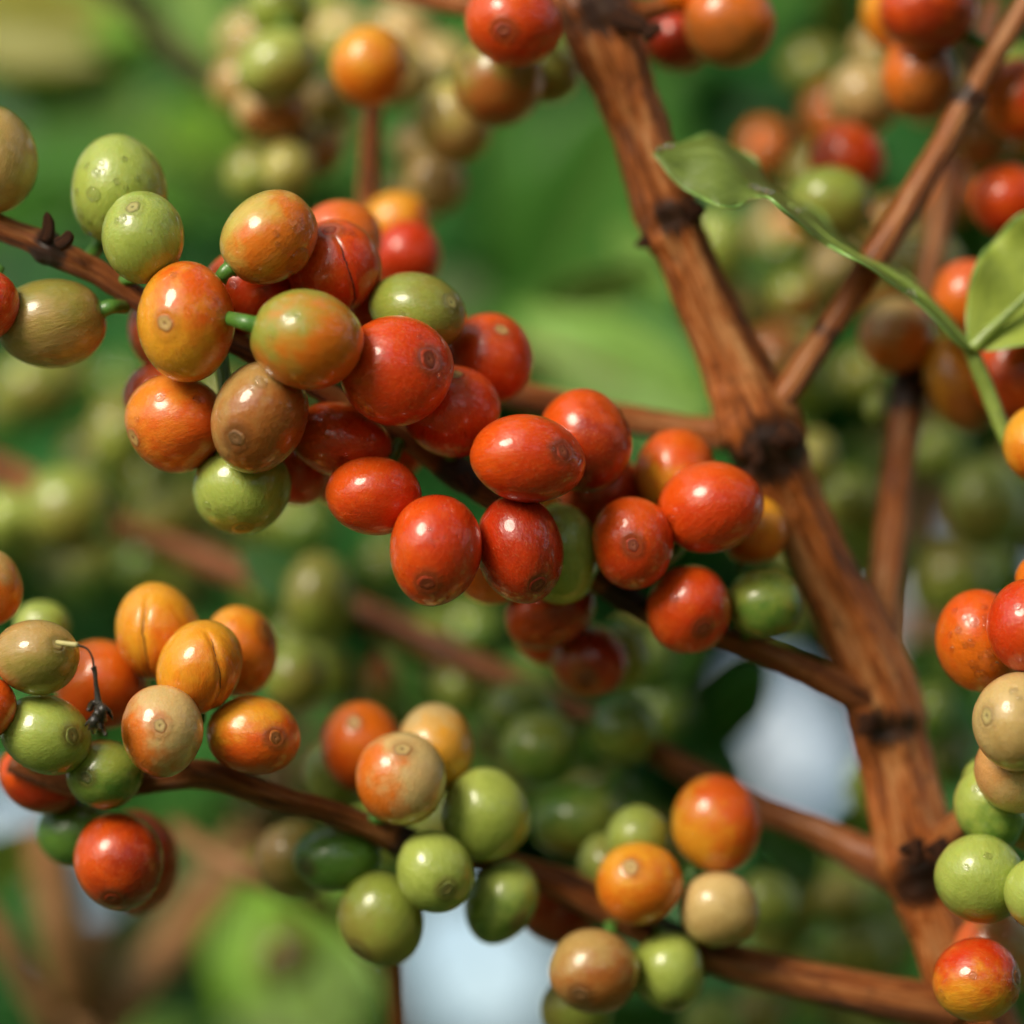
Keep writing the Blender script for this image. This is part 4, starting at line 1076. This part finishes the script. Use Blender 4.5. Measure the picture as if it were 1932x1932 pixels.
# wavy leaf seen almost edge-on: rows of far edge, midrib, near edge
wl = [  # x, far edge y, midrib y, near edge y, near edge x shift
    (1834, 655, 660, 666), (1806, 622, 634, 646), (1776, 584, 598, 612), (1744, 553, 565, 580), (1712, 528, 540, 553),
    (1680, 505, 517, 530), (1648, 488, 499, 506), (1612, 470, 484, 492), (1578, 446, 466, 474), (1548, 418, 440, 452),
    (1518, 394, 408, 420), (1488, 372, 386, 396), (1460, 350, 370, 382), (1436, 328, 360, 378), (1414, 309, 340, 372),
    (1396, 293, 318, 384), (1372, 268, 296, 388), (1346, 250, 282, 386), (1322, 255, 284, 374), (1296, 266, 288, 356),
    (1272, 272, 286, 334), (1250, 277, 284, 306), (1236, 280, 283, 290)]
verts, uv, nv = [], [], 7
for i, (x, y0, y1, y2) in enumerate(wl):
    t = i / (len(wl) - 1)
    wz = math.sin(math.pi * min(t * 1.02, 1) ** .8) * 1.5
    near = 0.45 + 0.5 * t
    pts = np.array([(x + 6, y0, 1.5 + wz), (x, y1, 1.4 - .1 * math.sin(t * 20)), (x - 4, y2, 1.4 - wz * near)])
    for j in range(nv):
        s = j / (nv - 1) * 2
        p = pts[0] * (1 - s) + pts[1] * s if s <= 1 else pts[1] * (2 - s) + pts[2] * (s - 1)
        wv = abs(s - 1) ** 1.5 * math.sin(math.pi * min(1, t * 1.05)) 
        ex = 7 * math.sin(t * 31 + (0 if s < 1 else 1.3)) * wv
        ey = 9 * math.sin(t * 27 + (0 if s < 1 else 2.1)) * wv
        verts.append(W(p[0] + ex, p[1] + ey, p[2] + .35 * math.sin(t * 27 + (1 if s < 1 else 3.2)) * wv)); uv.append((t, s - 1, 0))
verts = np.array(verts)
f = [(i * nv + j, i * nv + j + 1, (i + 1) * nv + j + 1, (i + 1) * nv + j) for i in range(len(wl) - 1) for j in range(nv - 1)]
o = mesh_obj("leaf", local(verts, sprig), f, M_LEAF, sprig, attrs={"leafuv": ('FLOAT_VECTOR', uv)})
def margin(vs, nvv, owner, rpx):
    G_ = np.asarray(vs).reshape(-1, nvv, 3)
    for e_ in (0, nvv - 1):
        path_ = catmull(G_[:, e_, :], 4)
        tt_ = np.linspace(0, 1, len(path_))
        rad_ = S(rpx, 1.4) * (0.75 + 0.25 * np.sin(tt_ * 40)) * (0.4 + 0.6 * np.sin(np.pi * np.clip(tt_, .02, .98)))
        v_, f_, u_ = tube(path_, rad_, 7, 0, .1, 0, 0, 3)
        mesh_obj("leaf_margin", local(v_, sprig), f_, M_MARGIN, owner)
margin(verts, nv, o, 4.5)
o["col_a"] = [float(q) for q in lin((116, 136, 62))]
md = o.modifiers.new("thickness", 'SOLIDIFY'); md.thickness = 0.0006; md.offset = 0
sb = o.modifiers.new("smooth", 'SUBSURF'); sb.levels = 1; sb.render_levels = 2
sprig_tube("midrib", [(1832, 660, 1.5, 12), (1800, 626, 1.4, 9), (1744, 563, 1.25, 8), (1680, 515, 1.25, 7), (1612, 482, 1.2, 6), (1548, 438, 1.2, 5), (1488, 385, 1.25, 4)], M_PETIOLE, o)
LEAF1 = o
# broad leaf whose edge stands at the picture's side
o = add_leaf(sprig, W(1834, 658, 1.5), W(2130, 372, 2.6), S(250, 1.6), (172, 190, 84), roll=0.2, seed=4, wav=0.11, cup=0.2, bend=0.05, nu=40, nv=15)
vb_, _, _ = leaf_mesh(W(1834, 658, 1.5), W(2130, 372, 2.6), S(250, 1.6), 0.2, seed=4, wav=0.11, cup=0.2, bend=0.05, nu=40, nv=15)
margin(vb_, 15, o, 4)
sprig_tube("midrib", [(1834, 658, 1.45, 14), (1870, 622, 1.45, 11), (1930, 565, 1.5, 8), (2000, 490, 1.6, 6)], M_PETIOLE, o)
for (x, y, pr) in ((1437, 356, 8), (1452, 360, 7), (1422, 350, 6), (1508, 396, 5), (1714, 548, 7), (1722, 556, 5), (1262, 274, 7), (1246, 280, 6)):
    dr = bpy.data.objects.new("water_drop", drop_mesh()); COL.objects.link(dr); dr.parent = sprig
    dr.location = W(x, y, 1.05) - np.array(sprig.location); sc = S(pr, 1) * 1.3
    dr.rotation_mode = 'QUATERNION'; dr.rotation_quaternion = basis_rot(BASIS @ np.array([0.1, .75, .65])); dr.scale = (sc, sc, sc)

# ------------------------------------------------------------------ shrubs behind
def wood_tube(parent, name, pts, radii, mat, seg=12, seed=0, n=8):
    P = catmull(np.hstack([np.asarray(pts), np.asarray(radii)[:, None]]), n)
    v, f, uv = tube(P[:, :3], P[:, 3], seg, 0.05, 0.06, .5, 0, seed)
    return mesh_obj(name, local(v, parent), f, mat, parent, attrs={"barkuv": ('FLOAT_VECTOR', uv)})

def rows3(rows):
    return [W(x, y, d) for x, y, d, r in rows], [S(r, d) for x, y, d, r in rows]

# a second shrub close behind: forked pale stems and the big lit leaves
f2 = W(150, 2000, 14.5); foot2 = np.array([f2[0] - 0.02, f2[1] + 0.03, 0.0])
shrub2 = thing("coffee_tree", "blurred shrub behind with forked pale tan stems and big lit leaves", "coffee tree", foot2)
p, r = rows3([(80, 1560, 13, 30), (95, 1650, 13, 40), (118, 1770, 13.2, 42), (145, 1880, 13.8, 42), (165, 1990, 14.5, 46)])
p += [p[-1] + np.array([0, .01, -.25]), np.array([foot2[0], foot2[1], .4]), foot2 + np.array([0, 0, -.03])]; r += [.006, .008, .011]
wood_tube(shrub2, "trunk", p, r, M_BARK_FAR, 16, 1)
for k, rows in enumerate([
    [(165, 1985, 14.5, 40), (230, 1900, 15, 40), (330, 1775, 16, 38), (430, 1640, 17, 34), (520, 1500, 18, 30), (600, 1340, 19, 26)],
    [(330, 1560, 10, 16), (400, 1612, 9, 17), (480, 1655, 8.5, 18), (560, 1690, 9, 17), (640, 1735, 10, 16), (760, 1900, 12, 18), (700, 2100, 13, 20), (200, 2150, 14.5, 24)],
    [(-60, 1690, 11, 24), (0, 1765, 11, 26), (50, 1850, 11.3, 26), (110, 1960, 12, 28), (165, 2060, 14.6, 32)],
    [(160, -70, 12, 22), (215, -15, 12, 22), (300, 68, 12, 24), (380, 140, 12, 24), (440, 190, 12, 22), (500, 290, 13, 18), (560, 420, 16, 15), (600, 700, 17, 18), (560, 1150, 17.5, 22), (470, 1560, 17, 26)],
    [(520, 380, 16.5, 12), (420, 350, 19, 11), (330, 300, 22, 10), (250, 260, 24, 8)],
    [(585, 640, 17.2, 14), (800, 640, 18, 12), (1000, 660, 17, 10), (1180, 720, 15, 9)],
    [(470, 1560, 17, 20), (560, 1700, 19, 16), (620, 1880, 22, 12), (680, 1990, 24, 10)],
]):
    p, r = rows3(rows); wood_tube(shrub2, "branch", p, r, M_TWIG if k in (3, 4) else M_BARK_FAR, 12, 20 + k)

LV = [  # base x,y,d  tip x,y,d  width  colour  roll
    (-160, 20, 19, 285, 84, 17, 210, (150, 148, 50), .15),
    (300, 60, 16, 40, -70, 20, 150, (128, 172, 66), .2),
    (330, -90, 22, 450, 190, 21, 130, (128, 170, 70), -.3),
    (310, 85, 16, -60, 215, 22, 130, (88, 148, 56), .4),
    (545, 320, 19, 215, 232, 27, 190, (128, 176, 56), .1),
    (520, 380, 18, 180, 360, 26, 120, (100, 156, 56), -.5),
    (-80, 440, 20, 200, 330, 23, 140, (84, 146, 54), .3),
    (1250, 500, 11, 1000, 588, 13, 96, (134, 172, 84), .45),
    (1160, 420, 14, 1260, 560, 10, 90, (120, 162, 74), .3),
    (1360, 800, 17, 955, 585, 19, 225, (150, 200, 88), -.05),
    (680, 1990, 24, 400, 1600, 28, 330, (134, 184, 56), .25),
    (640, 1990, 22, 700, 1640, 24, 130, (126, 168, 66), .5),
    (80, 1560, 13, -70, 1690, 14, 120, (112, 140, 50), .3),
    (130, 1800, 14, -10, 1640, 17, 110, (40, 100, 42), .2),
    (760, 600, 18, 920, 520, 19, 130, (112, 136, 92), .3),
    (480, 900, 17, 620, 1010, 18, 150, (82, 132, 64), .2),
    (440, 1900, 24, 640, 1990, 22, 160, (120, 150, 74), -.2),
    (420, 1620, 26, 230, 1760, 30, 170, (176, 190, 150), .2),  # this leaf and the next: paled to stand in for bright haze
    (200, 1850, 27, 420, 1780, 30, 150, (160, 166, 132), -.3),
]
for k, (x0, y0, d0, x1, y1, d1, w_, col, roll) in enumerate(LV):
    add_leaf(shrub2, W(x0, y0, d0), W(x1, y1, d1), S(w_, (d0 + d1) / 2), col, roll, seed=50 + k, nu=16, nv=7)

# leaves of the main shrub that hang behind its own branches
LM = [
    (1330, 1180, 9, 1180, 1330, 11, 130, (92, 142, 70), .2),
    (1250, 1400, 12, 1440, 1480, 14, 150, (50, 118, 50), .2),
    (1440, 1250, 11, 1330, 1440, 13, 120, (60, 126, 56), .3),
    (1420, 1560, 9, 1600, 1680, 12, 130, (84, 140, 60), .25),
    (1580, 1520, 9, 1640, 1660, 10, 80, (112, 166, 62), .3),
    (1740, 1270, 10, 1800, 1480, 12, 140, (84, 136, 62), -.3),
    (1700, 1230, 11, 1860, 1300, 12, 110, (100, 148, 66), .2),
    (1560, -40, 12, 1600, 130, 14, 70, (130, 146, 72), .2),
    (1480, 1760, 12, 1640, 1860, 14, 120, (70, 130, 50), .3),
    (1840, 380, 10, 1790, 560, 12, 110, (44, 108, 48), .1),
    (1620, 840, 11, 1540, 1000, 12, 100, (96, 140, 62), .2),
    (1360, 1020, 8, 1500, 1100, 10, 80, (70, 120, 56), .2),
    (450, 1040, 7.6, 700, 1195, 7.2, 120, (52, 104, 46), .3),
    (200, 1010, 8.2, 60, 880, 8.6, 100, (86, 118, 54), .3),
]
for k, (x0, y0, d0, x1, y1, d1, w_, col, roll) in enumerate(LM):
    lf = add_leaf(tree, W(x0, y0, d0), W(x1, y1, d1), S(w_, (d0 + d1) / 2), col, roll, seed=90 + k, nu=16, nv=7)

# two full shrubs further back close the view; the sky shows through the gaps between their leaves
HOLES = [(25, 1530, 52), (60, 1565, 32), (1472, 1305, 42), (1496, 1362, 54), (1508, 1430, 58), (1497, 1505, 54), (1250, 1492, 46),
         (1000, 1565, 30), (958, 1612, 26), (842, 1735, 36), (870, 1800, 66), (940, 1870, 92), (850, 1890, 60), (1010, 1885, 50),
         (1757, 915, 34), (1762, 975, 36), (1757, 1035, 32), (1915, 1000, 34), (1700, 1158, 38), (1862, 1065, 24), (1415, 1910, 34), (1500, 1180, 16),
         (330, 1690, 60), (265, 1790, 46), (430, 1870, 34), (150, 1185, 24)]
HA = np.array(HOLES, dtype=float)
def hits_hole(pts, margin):
    v = np.asarray(pts) - CAM
    z = v @ FWD; k = HALF / 966.0 * z
    x = 966.0 + (v @ RIGHT) / k; y = 966.0 - (v @ UP) / k
    return bool((((x[:, None] - HA[:, 0]) ** 2 + (y[:, None] - HA[:, 1]) ** 2) < (HA[:, 2] + margin) ** 2).any())

def back_shrub(label, cx, d_lo, d_hi, foot_x, n_leaf, seed, cols, xr, yr, n_parts, r_l=(.06, .13)):
    r = np.random.default_rng(seed)
    dm = (d_lo + d_hi) / 2
    c0 = W(cx, 966, dm)
    foot_ = np.array([foot_x, c0[1], 0.0])
    e = thing("coffee_tree", label, "coffee tree", foot_)
    top = np.array([foot_x, c0[1], c0[2] + 0.35])
    wood_tube(e, "trunk", [foot_ + np.array([0, 0, -.04]), foot_ + np.array([.01, .01, .5]), foot_ + np.array([-.01, 0, 1.1]), top], [.017, .014, .011, .006], M_BARK_FAR, 12, seed)
    limbs = []
    for k in range(9):
        z0 = 0.55 + k * (top[2] - 0.6) / 9
        a_ = k * 2.4 + r.uniform(-.4, .4)
        b_ = np.array([foot_x, c0[1], z0])
        t_ = b_ + np.array([math.cos(a_) * .32, math.sin(a_) * .2, .12])
        wood_tube(e, "branch", [b_, (b_ + t_) / 2 + np.array([0, 0, .05]), t_], [.006, .005, .002], M_BARK_FAR, 8, seed + k, 4)
    verts, faces, uvs = [], [], []
    off = 0; made = 0; tries = 0
    meshes = []
    while made < n_leaf and tries < n_leaf * 6:
        tries += 1
        x = r.uniform(*xr); y = r.uniform(*yr); d = r.uniform(d_lo, d_hi)
        p0 = W(x, y, d)
        if p0[2] < 0.3: continue
        L = r.uniform(*r_l)
        th = r.uniform(0, 2 * math.pi)
        ax = BASIS @ np.array([math.cos(th), math.sin(th) * .8 - .25, r.uniform(-.5, .5)]); ax /= np.linalg.norm(ax)
        view = BASIS @ np.array([r.uniform(-.7, .7), r.uniform(-.2, 1.0), r.uniform(.3, 1)])
        p1 = p0 + ax * L
        sg = np.array([p0 + ax * L * t + 0 for t in (0, .25, .5, .75, 1)])
        k_ = 0.02 / (HALF / 966 * (FOCUS + d * .01))
        v, f, uv = leaf_mesh(p0, p1, L * r.uniform(.36, .46), 0, seed=int(r.integers(1e6)), nu=9, nv=5, view=view, bend=r.uniform(.05, .3), cup=.2)
        if hits_hole(v, -4): continue
        meshes.append((v, f, uv)); made += 1
    per = max(1, len(meshes) // len(cols))
    r.shuffle(cols)
    for ci, col in enumerate(cols):
        part = meshes[ci * per:(ci + 1) * per] if ci < len(cols) - 1 else meshes[ci * per:]
        if not part: continue
        vv, ff, uu, off = [], [], [], 0
        for v, f, uv in part:
            vv.append(v); uu += uv; ff += [tuple(q + off for q in t) for t in f]; off += len(v)
        o = mesh_obj("crown", local(np.vstack(vv), e), ff, M_LEAF, e, attrs={"leafuv": ('FLOAT_VECTOR', uu)})
        o["col_a"] = [float(q) for q in lin(col)]
        o["kind"] = "stuff"
    return e

DARKS = [(50, 136, 62), (42, 118, 54), (66, 148, 60), (36, 102, 50), (86, 152, 60)]
MIDS = [(96, 150, 62), (60, 134, 56), (50, 122, 54), (80, 140, 54), (112, 150, 70), (44, 112, 50)]
# leafy shrub between: every leaf its own part
ft = W(1966, 966, 31); ft = np.array([ft[0] - .02, ft[1], 0.0])
shrub3 = thing("coffee_tree", "blurred leafy shrub right behind the bunches, its leaves turned every way", "coffee tree", ft)
wood_tube(shrub3, "trunk", [ft + np.array([0, 0, -.04]), ft + np.array([.01, .01, .6]), ft + np.array([-.01, 0, 1.2]), ft + np.array([0, 0, 1.9])], [.015, .012, .009, .004], M_BARK_FAR, 12, 77)
r = np.random.default_rng(21)
made = 0; tries = 0
while made < 270 and tries < 9000:
    tries += 1
    x = r.uniform(-350, 2280); y = r.uniform(-350, 2280); d = r.uniform(25, 36)
    L = r.uniform(.035, .09)
    th = r.uniform(0, 2 * math.pi)
    ax = BASIS @ np.array([math.cos(th), math.sin(th) * .8 - .2, r.uniform(-.4, .4)]); ax /= np.linalg.norm(ax)
    p0 = W(x, y, d); wd = L * r.uniform(.38, .5)
    sg = [p0 + ax * L * t for t in (0, .25, .5, .75, 1)]
    view = BASIS @ np.array([r.uniform(-.5, .4), r.uniform(-.1, .9), r.uniform(.45, 1)])
    seed_ = int(r.integers(1e6)); bend_ = r.uniform(.03, .2)
    vv_, _, _ = leaf_mesh(p0, p0 + ax * L, wd, 0, seed=seed_, nu=8, nv=5, view=view, bend=bend_, cup=.18)
    if hits_hole(vv_, -2): continue
    ci = int(r.integers(0, 3)) if y > 700 and r.uniform() < .6 else int(r.integers(1, 6))
    add_leaf(shrub3, p0, p0 + ax * L, wd, MIDS[ci], 0, seed=seed_, nu=10, nv=5, view=view, bend=bend_, cup=.18)
    made += 1

back_shrub("dark green leafy shrub filling the gaps far behind the upper bunch", 500, 40, 75, -0.34, 900, 11, list(DARKS), (-900, 1500), (-900, 2500), 1)
back_shrub("dark leafy shrub far behind the trunk and the edge bunch", 1500, 38, 72, 0.16, 900, 12, list(DARKS), (600, 2900), (-900, 2500), 1)

# ------------------------------------------------------------------ unseen shrubs added round the camera and overhead to block sky light
F0 = W(966, 966, 0)
r = np.random.default_rng(33)
SKY_BLOCKERS = [("unseen coffee shrub added to block sky light, on the side of the tan-green cherry", (-0.62, 0.55)), ("unseen coffee shrub added to block sky light, beyond the edge bunch", (0.66, 0.62)), ("unseen coffee shrub added to block sky light, behind the photographer", (0.35, -0.55))]
leafs = [[], [], []]
ANCH = [F0, W(150, 300, 2), W(1700, 300, 4), W(1800, 1500, 2), W(200, 1500, 2), W(150, 1850, 15), W(560, 1800, 25), W(250, 150, 20), W(1100, 650, 17)]
for k in range(1500):
    v_ = r.standard_normal(3); v_ /= np.linalg.norm(v_)
    dist_ = r.uniform(.40, .95)
    p0 = F0 + v_ * dist_
    if p0[2] < .35: continue
    L = r.uniform(.11, .17)
    ax = r.standard_normal(3); ax -= ax @ v_ * v_ * .7; ax /= np.linalg.norm(ax)
    pts_ = np.array([p0 + ax * L * t for t in (0, .5, 1)])
    rel = pts_ - F0; rl = rel / np.linalg.norm(rel, axis=1)[:, None]
    # opening left in the added leaves so the sun reaches the scene
    if any(((pts_ - q_) / np.linalg.norm(pts_ - q_, axis=1)[:, None] @ SUN).max() > math.cos(math.radians(24)) for q_ in ANCH): continue
    cv = pts_ - CAM; zc = cv @ FWD
    if ((zc > -0.05) & (np.abs(cv @ RIGHT) < .06 + HALF * np.abs(zc) * 1.25) & (np.abs(cv @ UP) < .06 + HALF * np.abs(zc) * 1.25)).any(): continue
    m_ = leaf_mesh(p0, p0 + ax * L, L * r.uniform(.38, .46), 0, seed=k, nu=7, nv=3, view=v_ + .8 * r.standard_normal(3), bend=r.uniform(.05, .25), cup=.2)
    ti = int(np.argmin([np.hypot(p0[0] - q_[1][0], p0[1] - q_[1][1]) for q_ in SKY_BLOCKERS]))
    leafs[ti].append(m_)
for ti, (lab, (fx, fy)) in enumerate(SKY_BLOCKERS):
    e = thing("coffee_tree", lab, "coffee tree", (fx, fy, 0))
    b0 = np.array([fx, fy, 0.0])
    wood_tube(e, "trunk", [b0 + np.array([0, 0, -.04]), b0 + np.array([.02, 0, .7]), b0 + np.array([-.01, .02, 1.4]), b0 + np.array([0, 0, 2.1])], [.018, .015, .011, .005], M_BARK_FAR, 12, 300 + ti)
    for k in range(8):
        z0 = .7 + k * .17; a_ = k * 2.4
        s_ = b0 + np.array([0, 0, z0]); t_ = s_ + np.array([math.cos(a_) * .28, math.sin(a_) * .28, .12])
        wood_tube(e, "branch", [s_, (s_ + t_) / 2 + np.array([0, 0, .04]), t_], [.006, .005, .002], M_BARK_FAR, 8, 310 + k, 4)
    vv, ff, uu, off = [], [], [], 0
    for v, f, uv in leafs[ti]:
        vv.append(v); uu += uv; ff += [tuple(q_ + off for q_ in t) for t in f]; off += len(v)
    o = mesh_obj("crown", local(np.vstack(vv), e), ff, M_LEAF, e, attrs={"leafuv": ('FLOAT_VECTOR', uu)})
    o["col_a"] = [float(q_) for q_ in lin((58, 122, 52))]
    o["kind"] = "stuff"
